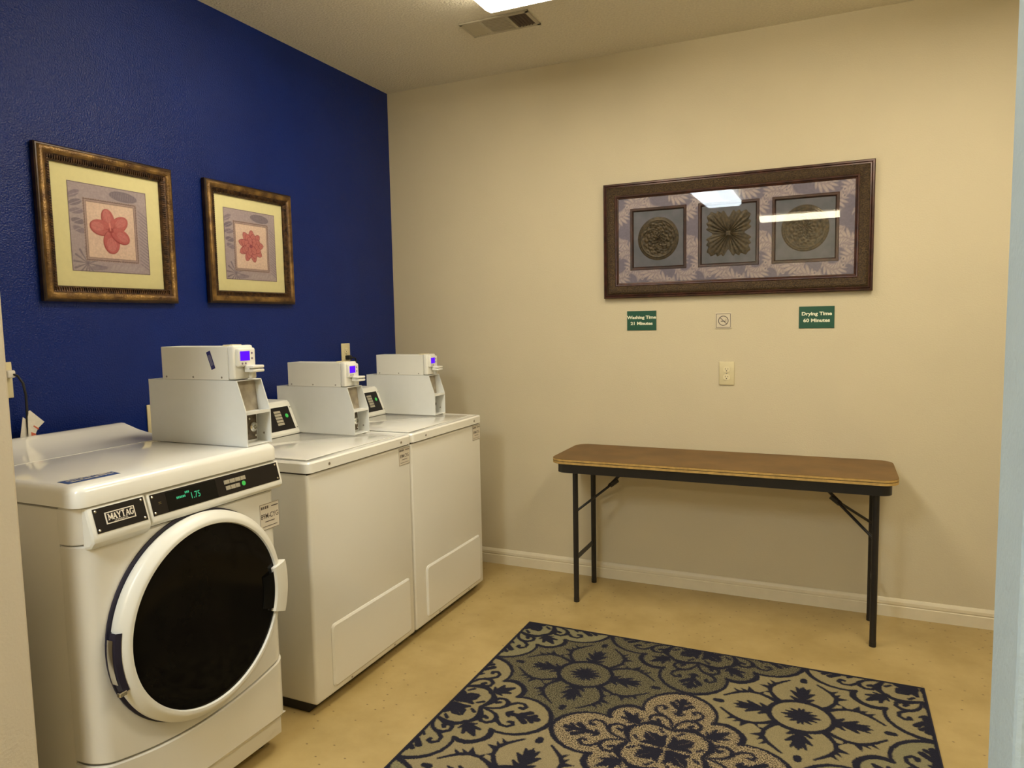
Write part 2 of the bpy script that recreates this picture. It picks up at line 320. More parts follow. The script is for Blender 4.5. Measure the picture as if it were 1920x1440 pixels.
t = thing('ceiling_vent', 'painted metal air vent set in the ceiling beside the light', 'vent', (1.035, -0.61, HC))
b = MB(); W, D = 0.172, 0.082
b.box(-W, W, -D, -D+0.016, -0.008, -0.0005).box(-W, W, D-0.016, D, -0.008, -0.0005).box(-W, -W+0.016, -D, D, -0.008, -0.0005).box(W-0.018, W, -D, D, -0.008, -0.0005)
b.build('frame', M['ventpaint'], t, bevel=0.002)
for x in (0.055, -0.075): MB().box(x, x+0.013, -D+0.016, D-0.016, -0.0075, -0.001).build('divider', M['ventpaint'], t)
MB().box(0.068, W-0.018, -D+0.016, D-0.016, -0.002, -0.0008).build('duct_opening', M['ventdark'], t)
MB().box(-W+0.016, 0.055, -D+0.016, D-0.016, -0.002, -0.0008).build('blank_plate', mat('vent_back_paint', (0.36, 0.32, 0.25), 0.7), t)
b = MB()
for i in range(9):
    y = -D+0.022+i*0.0150; b.prism([(y, -0.0062), (y+0.0146, -0.0040), (y+0.0148, -0.0050), (y+0.001, -0.0072)], 'x', -0.062, 0.055)
for i in range(7):
    x = -W+0.018+i*0.0125; b.prism([(x, -0.008), (x+0.010, -0.0035), (x+0.011, -0.0045), (x+0.001, -0.009)], 'y', -D+0.016, D-0.016)
b.build('louvers', M['ventpaint'], t)
b = MB()
for i in range(5):
    x = 0.078+i*0.0155; b.prism([(x, -0.0035), (x-0.004, -0.008), (x-0.003, -0.008), (x+0.001, -0.0035)], 'y', -D+0.016, D-0.016)
b.build('dark_louvers', M['ventdark'], t)['label'] = 'dark open louvers at one end'

# ------------------------------------------------------------------ canvas painting helpers for printed artwork
class Canvas:
    def __init__(s, w, h, step, bg):
        s.nx, s.ny = int(round(w/step))+1, int(round(h/step))+1; s.w, s.h = w, h
        s.X, s.Y = np.meshgrid(np.linspace(-w/2, w/2, s.nx), np.linspace(-h/2, h/2, s.ny)); s.step = step
        s.c = np.ones((s.ny, s.nx, 4), np.float32); s.c[..., :3] = bg
    def put(s, d, col, alpha=1.0):
        a = np.clip(0.5-d/s.step, 0, 1)*alpha
        col = np.array(col, np.float32)
        s.c[..., :3] = s.c[..., :3]*(1-a[..., None])+col*a[..., None]
    def rect(s, cx, cy, hw, hh): return np.maximum(abs(s.X-cx)-hw, abs(s.Y-cy)-hh)
    def ell(s, cx, cy, a, b, ang=0):
        x, y = s.X-cx, s.Y-cy; c, q = math.cos(ang), math.sin(ang); u, v = x*c+y*q, -x*q+y*c
        return (np.sqrt((u/a)**2+(v/b)**2)-1)*min(a, b)
    def seg(s, p, q, r0, r1=None):
        r1 = r0 if r1 is None else r1
        return seg_d(s.X, s.Y, p, q, r0, r1)
    def mesh(s, name, m, parent, z, hole=None):
        b = MB(); idx = np.arange(s.nx*s.ny).reshape(s.ny, s.nx)
        b.v = list(zip(s.X.ravel().tolist(), s.Y.ravel().tolist(), [z]*(s.nx*s.ny)))
        cx = (s.X[:-1, :-1]+s.X[1:, 1:])/2; cy = (s.Y[:-1, :-1]+s.Y[1:, 1:])/2
        keep = np.ones(cx.shape, bool)
        for (x0, x1, y0, y1) in hole or []: keep &= ~((cx > x0) & (cx < x1) & (cy > y0) & (cy < y1))
        q = np.stack([idx[:-1, :-1], idx[:-1, 1:], idx[1:, 1:], idx[1:, :-1]], -1)[keep]
        b.f = [tuple(r) for r in q.tolist()]
        return b.build(name, m, parent, attrs=[('Col', 'FLOAT_COLOR', s.c.reshape(-1, 4))])
def seg_d(X, Y, p, q, r0, r1):
    dx, dy = q[0]-p[0], q[1]-p[1]; L2 = dx*dx+dy*dy+1e-12
    t = np.clip(((X-p[0])*dx+(Y-p[1])*dy)/L2, 0, 1)
    return np.hypot(X-p[0]-t*dx, Y-p[1]-t*dy)-(r0+(r1-r0)*t)
def poly_d(X, Y, pts, r):
    d = np.full(X.shape, 9.0)
    for i in range(len(pts)-1):
        ra = r[i] if isinstance(r, (list, tuple)) else r; rb = r[i+1] if isinstance(r, (list, tuple)) else r
        d = np.minimum(d, seg_d(X, Y, pts[i], pts[i+1], ra, rb))
    return d

def rect_sweep(mb, W, H, prof):
    """mitred moulding: prof = (inset from the outer edge, height off the wall)"""
    vs = []; n = len(prof)
    for d, h in prof:
        a, b = W/2-d, H/2-d; vs += [(-a, -b, h), (a, -b, h), (a, b, h), (-a, b, h)]
    fs = []
    for i in range(n-1):
        for j in range(4): k = (j+1) % 4; fs.append((i*4+j, i*4+k, (i+1)*4+k, (i+1)*4+j))
    return mb.add(vs, fs)

# ------------------------------------------------------------------ flower pictures on the blue wall
def flower_art(kind):
    cv = Canvas(0.315, 0.315, 0.0018, (0.33, 0.275, 0.265)); rr = random.Random(3 if kind == 'five' else 5)
    dark, mid = (0.125, 0.105, 0.13), (0.17, 0.14, 0.165)
    for i in range(50): cv.put(cv.ell(rr.uniform(-.157, .157), rr.uniform(-.157, .157), rr.uniform(.01, .04), rr.uniform(.008, .02), rr.uniform(0, 3)), (0.37, 0.315, 0.30), 0.25)
    # veined leaf along the top right
    cv.put(cv.ell(0.06, 0.128, 0.058, 0.019, -0.06), dark, 0.8)
    for i in range(12):
        x = 0.01+i*0.0095; cv.put(cv.seg((x, 0.118), (x+0.004, 0.140), 0.0008), (0.30, 0.25, 0.24), 0.6)
    # left tropical leaf
    for i, y in enumerate((0.115, 0.085, 0.055, 0.02, -0.01)):
        cv.put(cv.ell(-0.137+0.004*i, y, 0.026, 0.011, 0.5-0.2*i), dark if i % 2 else mid, 0.8)
        cv.put(cv.seg((-0.157, y-0.012), (-0.112, y+0.008), 0.001), (0.38, 0.32, 0.31), 0.8)
    # palm fan bottom left
    for k in range(13):
        a = PI*(-0.05+k*0.145); cv.put(cv.seg((-0.098, -0.128), (-0.098+0.052*math.cos(a), -0.128+0.055*math.sin(a)), 0.0012, 0.004), dark, 0.75)
    cv.put(cv.ell(-0.06, -0.143, 0.04, 0.009, 0.1), mid, 0.7)
    # fern fronds right edge and bottom
    for k in range(17):
        y = -0.14+k*0.0125; cv.put(cv.seg((0.157, y), (0.119, y+0.024), 0.0022, 0.0012), mid, 0.8)
    for k in range(8): cv.put(cv.ell(0.0+k*0.018, -0.140+0.004*(k % 2), 0.012, 0.005, 0.8), (0.38, 0.33, 0.31), 0.6)
    cv.put(abs(cv.rect(0, 0, 0.156, 0.156))-0.0012, (0.10, 0.07, 0.07))
    # inner ribbon border and cream panel
    cv.put(cv.rect(0.004, -0.006, 0.108, 0.112), (0.34, 0.25, 0.21)); cv.put(abs(cv.rect(0.004, -0.006, 0.104, 0.108))-0.0012, (0.10, 0.06, 0.05))
    for k in range(22):
        a = -0.100+k*0.0095
        for (x, y) in ((a, 0.103), (a, -0.115), (-0.101, a-0.005), (0.109, a-0.005)): cv.put(cv.ell(x, y, 0.0035, 0.0018, 0.6), (0.14, 0.09, 0.08), 0.8)
    cv.put(cv.rect(0.004, -0.006, 0.096, 0.100), (0.62, 0.48, 0.34))
    for i in range(40): cv.put(cv.ell(rr.uniform(-.08, .09), rr.uniform(-.1, .085), rr.uniform(.008, .03), rr.uniform(.005, .014), rr.uniform(0, 3)), rr.choice([(0.66, 0.53, 0.38), (0.56, 0.42, 0.31)]), 0.3)
    cv.put(abs(cv.rect(0.004, -0.006, 0.096, 0.100))-0.0009, (0.10, 0.05, 0.04))
    cx, cy = 0.0, -0.002; F_ = 1.22
    if kind == 'five':
        for a, ln, wd, sh in ((0.60, .058, .0255, 0), (1.80, .055, .0245, 1), (2.98, .058, .0275, 0), (-1.55, .060, .032, 1), (-0.45, .058, .0255, 0)):
            x, y = cx+ln*0.72*math.cos(a), cy+ln*0.72*math.sin(a)
            cv.put(cv.ell(x, y, ln*0.72, wd+.0015, a), (0.26, 0.035, 0.03)); cv.put(cv.ell(x+.002, y+.002, ln*0.68, wd-.0005, a), (0.42, 0.095, 0.085))
            cv.put(cv.ell(x+.010*math.cos(a), y+.010*math.sin(a)+.002, ln*0.42, wd*0.62, a), (0.50, 0.165, 0.14), 0.75)
            for s in (-1, 0, 1):
                b_ = a+s*0.28; cv.put(cv.seg((cx+.012*math.cos(a), cy+.012*math.sin(a)), (cx+ln*1.25*math.cos(b_), cy+ln*1.25*math.sin(b_)), .0008, .0004), (0.34, 0.04, 0.035), 0.6)
        cv.put(cv.ell(cx, cy, .011, .010), (0.24, 0.02, 0.02), 0.8); cv.put(cv.seg((cx, cy), (cx-.003, cy+.026), .0022, .0035), (0.62, 0.22, 0.17), 0.9)
    else:
        for ring, n, ln, wd, off in ((0, 9, .074, .0165, .1), (1, 8, .060, .0165, .45), (2, 7, .043, .015, .0), (3, 5, .026, .011, .5)):
            for k in range(n):
                a = off+2*PI*k/n; x, y = cx+ln*0.58*math.cos(a), cy+ln*0.54*math.sin(a)
                cv.put(cv.ell(x, y, ln*0.46, wd+.0015, a), (0.22, 0.03, 0.035)); cv.put(cv.ell(x, y, ln*0.42, wd-.001, a), (0.45, 0.14, 0.125))
                cv.put(cv.ell(x+.006*math.cos(a), y+.006*math.sin(a), ln*0.24, wd*0.5, a), (0.62, 0.24, 0.18), 0.8)
                tx, ty = cx+ln*1.10*math.cos(a), cy+ln*1.02*math.sin(a); cv.put(cv.seg((x, y), (tx, ty), wd*0.75, .0008), (0.42, 0.12, 0.10), 0.9)
        cv.put(cv.ell(cx, cy, .009, .008), (0.20, 0.03, 0.05), 0.9)
    for k in range(9): cv.put(cv.seg((-0.014+k*.0045, -0.088), (-0.0125+k*.0045, -0.087), .0006), (0.42, 0.30, 0.22), 0.7)
    cv.c[..., :3] = cv.c[..., :3]**0.9*np.array((1.12, 1.08, 1.22), np.float32)
    return cv
def flower_picture(y0, y1, z0, z1, kind, label):
    W, H = y1-y0, z1-z0
    t = thing('framed_flower_picture', label, 'picture', (0.001, (y0+y1)/2, (z0+z1)/2), ROT_BLUE, 'framed flower pictures on the blue wall')
    rect_sweep(MB(), W, H, [(0.012, 0), (0, 0.004), (0, 0.020), (0.004, 0.024), (0.008, 0.025)]).build('frame_edge', M['darkwood'], t, smooth=0.5)
    rect_sweep(MB(), W, H, [(0.008, 0.025), (0.012, 0.031), (0.017, 0.033), (0.024, 0.031), (0.030, 0.027), (0.032, 0.025)]).build('moulding', M['gold'], t, smooth=0.7)
    b = MB(); rect_sweep(b, W, H, [(0.032, 0.025), (0.035, 0.023), (0.050, 0.019), (0.054, 0.015), (0.056, 0.008)])
    d = 0.043
    for L, horiz in ((W, True), (H, False)):
        n = int((L-2*d)/0.0085)
        for i in range(n+1):
            p = -L/2+d+(L-2*d)*i/n
            for s in (-1, 1):
                o = s*((H if horiz else W)/2-d)
                x, y = (p, o) if horiz else (o, p)
                hx, hy = (0.0024, 0.0078) if horiz else (0.0078, 0.0024)
                b.add([(x-hx, y-hy, .019), (x+hx, y-hy, .019), (x+hx, y+hy, .019), (x-hx, y+hy, .019), (x-hx*.4, y-hy*.8, .0245), (x+hx*.4, y-hy*.8, .0245), (x+hx*.4, y+hy*.8, .0245), (x-hx*.4, y+hy*.8, .0245)],
                      [(4, 5, 6, 7), (0, 1, 5, 4), (1, 2, 6, 5), (2, 3, 7, 6), (3, 0, 4, 7)])
    b.build('beading', M['bead'], t)
    MB().box(-W/2+0.045, W/2-0.045, -H/2+0.045, H/2-0.045, 0.002, 0.0070).build('mat_board', M['matboard'], t)
    cv = flower_art(kind); cv.mesh('print', M['print'], t, 0.0078)
    MB().add([(-W/2+.051, -H/2+.051, .0115), (W/2-.051, -H/2+.051, .0115), (W/2-.051, H/2-.051, .0115), (-W/2+.051, H/2-.051, .0115)], [(0, 1, 2, 3)]).build('glass_pane', M['glass'], t, keep=True)
flower_picture(-2.150, -1.604, 1.527, 2.062, 'five', 'gilt framed print of a five-petalled red flower, left picture on the blue wall')
flower_picture(-1.439, -0.909, 1.533, 2.062, 'lotus', 'gilt framed print of a many-petalled pink lotus flower, right picture on blue wall')

# ------------------------------------------------------------------ triple medallion picture on the cream wall
PX0, PX1, PZ0, PZ1 = 1.345, 2.627, 1.538, 2.133
W, H = PX1-PX0, PZ1-PZ0; pcx, pcz = (PX0+PX1)/2, (PZ0+PZ1)/2
t = thing('framed_medallion_picture', 'wide dark bronze framed picture with three recessed medallions above the two green signs', 'picture', (pcx, -0.001, pcz), ROT_BACK)
rect_sweep(MB(), W, H, [(0.012, 0), (0, 0.004), (0, 0.022), (0.004, 0.027), (0.010, 0.028), (0.012, 0.025), (0.015, 0.028), (0.020, 0.029)]).build('frame_edge', M['mahog'], t, smooth=0.5)
rect_sweep(MB(), W, H, [(0.020, 0.029), (0.024, 0.033), (0.034, 0.035), (0.046, 0.032), (0.056, 0.026), (0.062, 0.023)]).build('moulding', M['bronze'], t, smooth=0.7)
rect_sweep(MB(), W, H, [(0.062, 0.023), (0.066, 0.025), (0.070, 0.024), (0.074, 0.018), (0.080, 0.015), (0.081, 0.008)]).build('inner_lip', M['mahog'], t, smooth=0.5)
sq = []
for x0, x1 in ((1.490, 1.774), (1.839, 2.124), (2.189, 2.478)): sq.append((x0-pcx, x1-pcx, 1.685-pcz, 1.996-pcz))
IW, IH = W-0.16, H-0.16
cv = Canvas(IW, IH, 0.0030, (0.20, 0.175, 0.235)); rr = random.Random(11)
def acanthus(x, y, a, L, bend):
    """scrolling leaf: curved spine with paired pointed lobes"""
    pts = []; px, py = x, y; n = 7
    for i in range(n+1):
        pts.append((px, py, a)); px += L/n*math.cos(a); py += L/n*math.sin(a); a += bend/n
    lt, md = (0.50, 0.41, 0.40), (0.38, 0.31, 0.33)
    for i, (qx, qy, qa) in enumerate(pts[:-1]):
        wl = L*0.50*math.sin(PI*(i+1.2)/(n+1.5))
        for s in (-1, 1):
            b_ = qa+s*0.85; ex, ey = qx+wl*math.cos(b_), qy+wl*math.sin(b_)
            cv.put(cv.ell((qx+ex)/2, (qy+ey)/2, wl*0.62, wl*0.19, b_), (0.22, 0.19, 0.25)); cv.put(cv.ell((qx+ex)/2, (qy+ey)/2, wl*0.58, wl*0.15, b_), md); cv.put(cv.ell((qx+ex)/2, (qy+ey)/2, wl*0.50, wl*0.11, b_), lt)
            cv.put(cv.seg((qx, qy), (ex, ey), .0006), (0.28, 0.23, 0.25), 0.5)
    for i in range(n): cv.put(cv.seg(pts[i][:2], pts[i+1][:2], L*0.045*(1-i/n)+.001), md); cv.put(cv.seg(pts[i][:2], pts[i+1][:2], .0011), (0.24, 0.19, 0.21), 0.8)
    ex, ey, ea = pts[-1]; cv.put(cv.ell(ex, ey, L*0.10, L*0.085, ea), lt); cv.put(cv.ell(ex, ey, L*0.05, L*0.04, ea), (0.21, 0.18, 0.23))
for gx in range(-7, 8):
    for gy in range(-3, 4):
        x = gx*0.086+(0.043 if gy % 2 else 0); y = gy*0.080
        a = PI/2*((gx+gy) % 4)+0.5; acanthus(x, y, a, 0.105, 2.1 if (gx+gy) % 2 else -2.1)
holes = [(a-0.0, b+0.0, c, d) for a, b, c, d in sq]
cv.mesh('patterned_mat', M['print'], t, 0.0125, hole=holes)
for (a, b_, c_, d) in sq:
    fr = MB(); cx_, cy_ = (a+b_)/2, (c_+d)/2; w_, h_ = b_-a, d-c_
    rect_sweep(fr, w_+0.008, h_+0.008, [(0, 0.0120), (0.003, 0.0150), (0.012, 0.0142), (0.015, 0.0115), (0.018, 0.004)])
    fr.v = [(x+cx_, y+cy_, z) for x, y, z in fr.v]; f_ = fr.build('inset_frame', M['mahog'], t, smooth=0.5)
    MB().box(a+0.004, b_-0.004, c_+0.004, d-0.004, 0.002, 0.0045).build('inset_panel', M['slate'], f_)
def relief(cx, cy, R, kind):
    nr, na = 40, 160; vs = [(cx, cy, 0.0125)]; fs = []
    for i in range(1, nr+1):
        for j in range(na):
            a = 2*PI*j/na; q = i/nr
            if kind == 'disc':
                rad = R*q
                h = 0.008+0.0012*math.sin(q*46)*(1 if q > .78 else 0)
                if q < 0.76:
                    h = 0.0065+0.0022*math.sin(8*a+q*12)*math.sin(q*24)+0.0016*math.sin(16*a-q*20)*math.cos(q*30)
                if q > 0.97: h = 0.0046
            else:
                k = abs(math.sin(2*a)); sqr = 1/max(abs(math.cos(a)), abs(math.sin(a)))
                dax = abs((a+PI/4) % (PI/2)-PI/4); base = 0.93*sqr**0.85*(1-0.30*math.exp(-(dax/0.11)**2))
                lob = 1+0.05*math.cos(28*a)
                rad = R*q*base*lob
                h = 0.0055+0.0050*(1-q**3)*(0.55+0.45*math.cos(28*a+q*2))*(0.35+0.65*k)+0.002*math.cos(4*a+PI)*q*(1-q)*3
                if q > 0.97: h = 0.0046
                if q < 0.12: h = 0.0105
            vs.append((cx+rad*math.cos(a), cy+rad*math.sin(a)*1.04, max(h, 0.0046)))
    for j in range(na): fs.append((0, 1+j, 1+(j+1) % na))
    for i in range(nr-1):
        for j in range(na): k = (j+1) % na; fs.append((1+i*na+j, 1+(i+1)*na+j, 1+(i+1)*na+k, 1+i*na+k))
    return MB().add(vs, fs)
for i, (a, b_, c_, d) in enumerate(sq):
    o = relief((a+b_)/2, (c_+d)/2+(0.003 if i else -0.001), 0.106 if i != 1 else 0.112, 'leaf' if i == 1 else 'disc').build('medallion' if i != 1 else 'leaf_relief', M['relief'], t, smooth=1.2)
MB().add([(-W/2+.079, -H/2+.079, .0160), (W/2-.079, -H/2+.079, .0160), (W/2-.079, H/2-.079, .0160), (-W/2+.079, H/2-.079, .0160)], [(0, 1, 2, 3)]).build('glass_pane', M['glass'], t, keep=True)

# ------------------------------------------------------------------ signs and outlets on the cream wall
def green_sign(x0, x1, z0, z1, l1, l2, label):
    W, H = x1-x0, z1-z0
    t = thing('green_sign', label, 'sign', ((x0+x1)/2, -0.0005, (z0+z1)/2), ROT_BACK, 'dark green wall signs')
    MB().box(-W/2, W/2, -H/2, H/2, 0, 0.003).build('sign_plate', M['signgreen'], t, bevel=0.0008)
    text('lettering', l1, 0.0225, (0, 0.0165, 0.0033), 'w', M['signtext'], t, bold=0.00075, sx=1.17)
    text('lettering', l2, 0.0225, (0, -0.0155, 0.0033), 'w', M['signtext'], t, bold=0.00075, sx=1.17)
green_sign(1.465, 1.621, 1.368, 1.470, 'Washing Time', '21 Minutes', 'dark green sign reading Washing Time 21 Minutes')
green_sign(2.313, 2.469, 1.368, 1.472, 'Drying Time', '60 Minutes', 'dark green sign reading Drying Time 60 Minutes')
t = thing('no_smoking_sign', 'small square no smoking sign above the wall outlet', 'sign', (1.960, -0.0005, 1.411), ROT_BACK)
MB().box(-0.039, 0.039, -0.040, 0.040, 0, 0.003).build('sign_plate', M['signplate'], t, bevel=0.0008)
b = MB(); rect_sweep(b, 0.070, 0.070, [(0, 0.003), (0, 0.0034), (0.0022, 0.0034), (0.0022, 0.003)]); b.build('border', M['ink'], t)
b = MB(); b.lathe([(0.003, 0.0215), (0.0036, 0.0215), (0.0036, 0.0250), (0.003, 0.0250)], (0, 0, 0), 'z', 40)
for p, q, r in (((-0.0155, 0.0155), (0.0155, -0.0155), 0.0016),):
    dx, dy = (q[0]-p[0]), (q[1]-p[1]); L = math.hypot(dx, dy); nx, ny = -dy/L*r, dx/L*r
    b.add([(p[0]+nx, p[1]+ny, .0036), (p[0]-nx, p[1]-ny, .0036), (q[0]-nx, q[1]-ny, .0036), (q[0]+nx, q[1]+ny, .0036)], [(0, 1, 2, 3)])
b.box(-0.012, 0.010, -0.0045, -0.0005, 0.003, 0.0035).box(0.0115, 0.014, -0.0045, -0.0005, 0.003, 0.0035).box(0.0115, 0.0135, 0.0005, 0.009, 0.003, 0.0035)
b.build('cigarette_symbol', M['ink'], t)

def outlet(loc, rot, label, holes=True, plug=False):
    t = thing('wall_outlet', label, 'outlet', loc, rot)
    b = MB(); b.bbox(-0.037, 0.037, -0.059, 0.059, 0.0, 0.006, 0.0025); b.build('cover_plate', M['ivory'], t, smooth=0.6)
    for s in (-1, 1):
        r = MB().prism(rrect(-0.0165, 0.0165, s*0.0195-0.0140, s*0.0195+0.0140, 0.011), 'z', 0.005, 0.0082).build('receptacle', M['ivory2'], t)
        cy = s*0.0195
        m = MB().box(-0.0075, -0.0055, cy-0.001, cy+0.0075, 0.008, 0.0084).box(0.0055, 0.0075, cy+0.0, cy+0.0065, 0.008, 0.0084).lathe([(0.008, 0.0), (0.0084, 0.0), (0.0084, 0.0026), (0.008, 0.0026)], (0, cy-0.0065, 0), 'z', 12)
        m.build('slots', M['slot'], r)
    MB().lathe([(0.0055, 0.0035), (0.0070, 0.0030), (0.0072, 0.0)], (0, 0, 0), 'z', 14).build('screw', M['screw'], t, smooth=0.6)
    return t
outlet((1.978, -0.0005, 1.146), ROT_BACK, 'ivory duplex wall outlet below the no smoking sign')
outlet((0.0005, -0.500, 1.266), ROT_BLUE, 'ivory outlet on the blue wall with a black plug in it')
outlet((0.0005, -2.301, 1.268), ROT_BLUE, 'ivory outlet at the far left of the blue wall, half hidden by the wall end')
outlet((0.0005, -1.733, 1.068), ROT_BLUE, 'ivory outlet on the blue wall peeking out behind the coin box of the front loader')

# plugs and cords
t = thing('power_plug', 'black power plug in the outlet behind the two flat-topped machines', 'plug', (0.008, -0.500, 1.2465))
MB().bbox(0.0, 0.030, -0.013, 0.013, -0.012, 0.012, 0.004).build('plug_body', M['cord'], t, smooth=0.6)
MB().tube([(0.028, 0, 0), (0.036, 0.015, -0.001), (0.038, 0.03, -0.006), (0.034, 0.04, -0.03), (0.026, 0.04, -0.12), (0.020, 0.03, -0.3), (0.018, 0.02, -0.6)], 0.0042, 8).build('cord', M['cord'], t, smooth=1)
t = thing('power_plug', 'pale plug and black power cord hanging from the left outlet down behind the front loader', 'cord', (0.008, -2.285, 1.2875))
MB().bbox(0.0, 0.026, -0.010, 0.016, -0.012, 0.013, 0.005).build('plug_body', M['paper'], t, smooth=0.6)['label'] = 'pale grey plug body'
MB().tube([(0.022, 0.008, 0.0), (0.034, 0.016, -0.006), (0.042, 0.026, -0.030), (0.042, 0.032, -0.07), (0.038, 0.034, -0.12), (0.032, 0.036, -0.17), (0.024, 0.036, -0.24), (0.020, 0.02, -0.6)], 0.0040, 8).build('cord', M['cord'], t, smooth=1)
t = thing('paper_tag', 'folded white paper tag on the black cord behind the front loader', 'tag', (0.046, -2.25, 1.115))
MB().prism([(-0.012, 0.030), (-0.026, -0.045), (0.006, -0.045), (0.010, 0.012)], 'x', -0.008, -0.0065).prism([(0.0, 0.048), (0.008, 0.050), (0.052, 0.006), (0.030, -0.012), (0.012, -0.045), (-0.004, -0.045)], 'x', 0.0, 0.0015).build('tag_sheet', M['paper'], t)
MB().prism([(0.014, -0.004), (0.017, -0.001), (0.033, -0.014), (0.029, -0.017)], 'x', 0.0016, 0.002).prism([(0.006, -0.022), (0.022, -0.030), (0.02, -0.040), (0.006, -0.036)], 'x', 0.0016, 0.002).build('red_print', M['redprint'], t)

# ------------------------------------------------------------------ folding table
TX0, TX1, TY0, TY1, TZ = 1.197, 2.726, -0.4855, -0.030, 0.751
t = thing('folding_table', 'narrow brown topped folding table with black metal legs against cream wall', 'table', ((TX0+TX1)/2, (TY0+TY1)/2, 0))
hw, hd = (TX1-TX0)/2, (TY1-TY0)/2
def slab(r0, z0, z1, inset): return MB().prism(rrect(-hw+inset, hw-inset, -hd+inset, hd-inset, r0-inset*0.5, 8), 'z', z0, z1)
slab(0.07, TZ-0.0015, TZ, 0.0005).build('laminate_top', M['formica'], t)['label'] = 'brown laminate surface'
b = slab(0.07, TZ-0.0105, TZ-0.0015, 0.0); b.add(*(lambda s: (s.v, s.f))(slab(0.07, TZ-0.024, TZ-0.0135, 0.0))); b.build('wood_edge', M['plyedge'], t)['label'] = 'pale yellow double edge band'
slab(0.07, TZ-0.0137, TZ-0.0103, 0.003).build('edge_groove', M['slot'], t)
b = MB(); o_ = rrect(-hw+0.024, hw-0.024, -hd+0.024, hd-0.024, 0.05, 8); i_ = rrect(-hw+0.027, hw-0.027, -hd+0.027, hd-0.027, 0.047, 8); n = len(o_)
za, zb = TZ-0.024, TZ-0.072
vs = [(x, y, za) for x, y in o_]+[(x, y, zb) for x, y in o_]+[(x, y, zb) for x, y in i_]+[(x, y, za) for x, y in i_]; fs = []
for k in range(3):
    for j in range(n): fs.append((k*n+j, k*n+(j+1) % n, (k+1)*n+(j+1) % n, (k+1)*n+j))
b.add(vs, fs).build('apron', M['blackpaint'], t, smooth=0.6)
ccx, ccy = (TX0+TX1)/2, (TY0+TY1)/2
for lx, s in ((1.298, 1), (2.645, -1)):
    x = lx-ccx; yf, yb = -0.385-ccy, -0.095-ccy
    for yy in (yf, yb):
        lg = MB().tube([(x, yy, 0.018), (x, yy, TZ-0.030)], 0.0135, 16).build('leg', M['blackpaint'], t, smooth=0.8)
        MB().tube([(x, yy, 0.0), (x, yy, 0.022)], [0.0140, 0.0145], 16).build('foot_cap', M['blackpaint'], lg, smooth=0.8)
    MB().box(x-0.0025, x+0.0025, yf, yb, 0.215, 0.240).build('cross_bar', M['blackpaint'], t)
    MB().tube([(x, yf, TZ-0.055), (x, yb, TZ-0.055)], 0.011, 10).build('hinge_rod', M['blackpaint'], t, smooth=0.8)
    ym = (yf+yb)/2; hxp = x+s*0.150; hz = 0.590
    b = MB(); b.tube([(x+s*0.004, yf+0.01, 0.470), (hxp, ym-0.004, hz)], 0.0065, 8).tube([(x+s*0.004, yb-0.01, 0.470), (hxp, ym+0.004, hz)], 0.0065, 8)
    b.build('lower_brace', M['blackpaint'], t, smooth=0.8)
    MB().tube([(hxp-s*0.02, ym, hz-0.014), (x+s*0.255, ym, TZ-0.045)], 0.0075, 8).tube([(hxp-s*0.012, ym, hz-0.010), (hxp+s*0.026, ym, hz+0.020)], 0.0125, 10).build('upper_brace', M['blackpaint'], t, smooth=0.8)
    MB().box(x+s*0.235, x+s*0.275, -hd+0.026, hd-0.026, TZ-0.046, TZ-0.026).build('under_rail', M['blackpaint'], t)

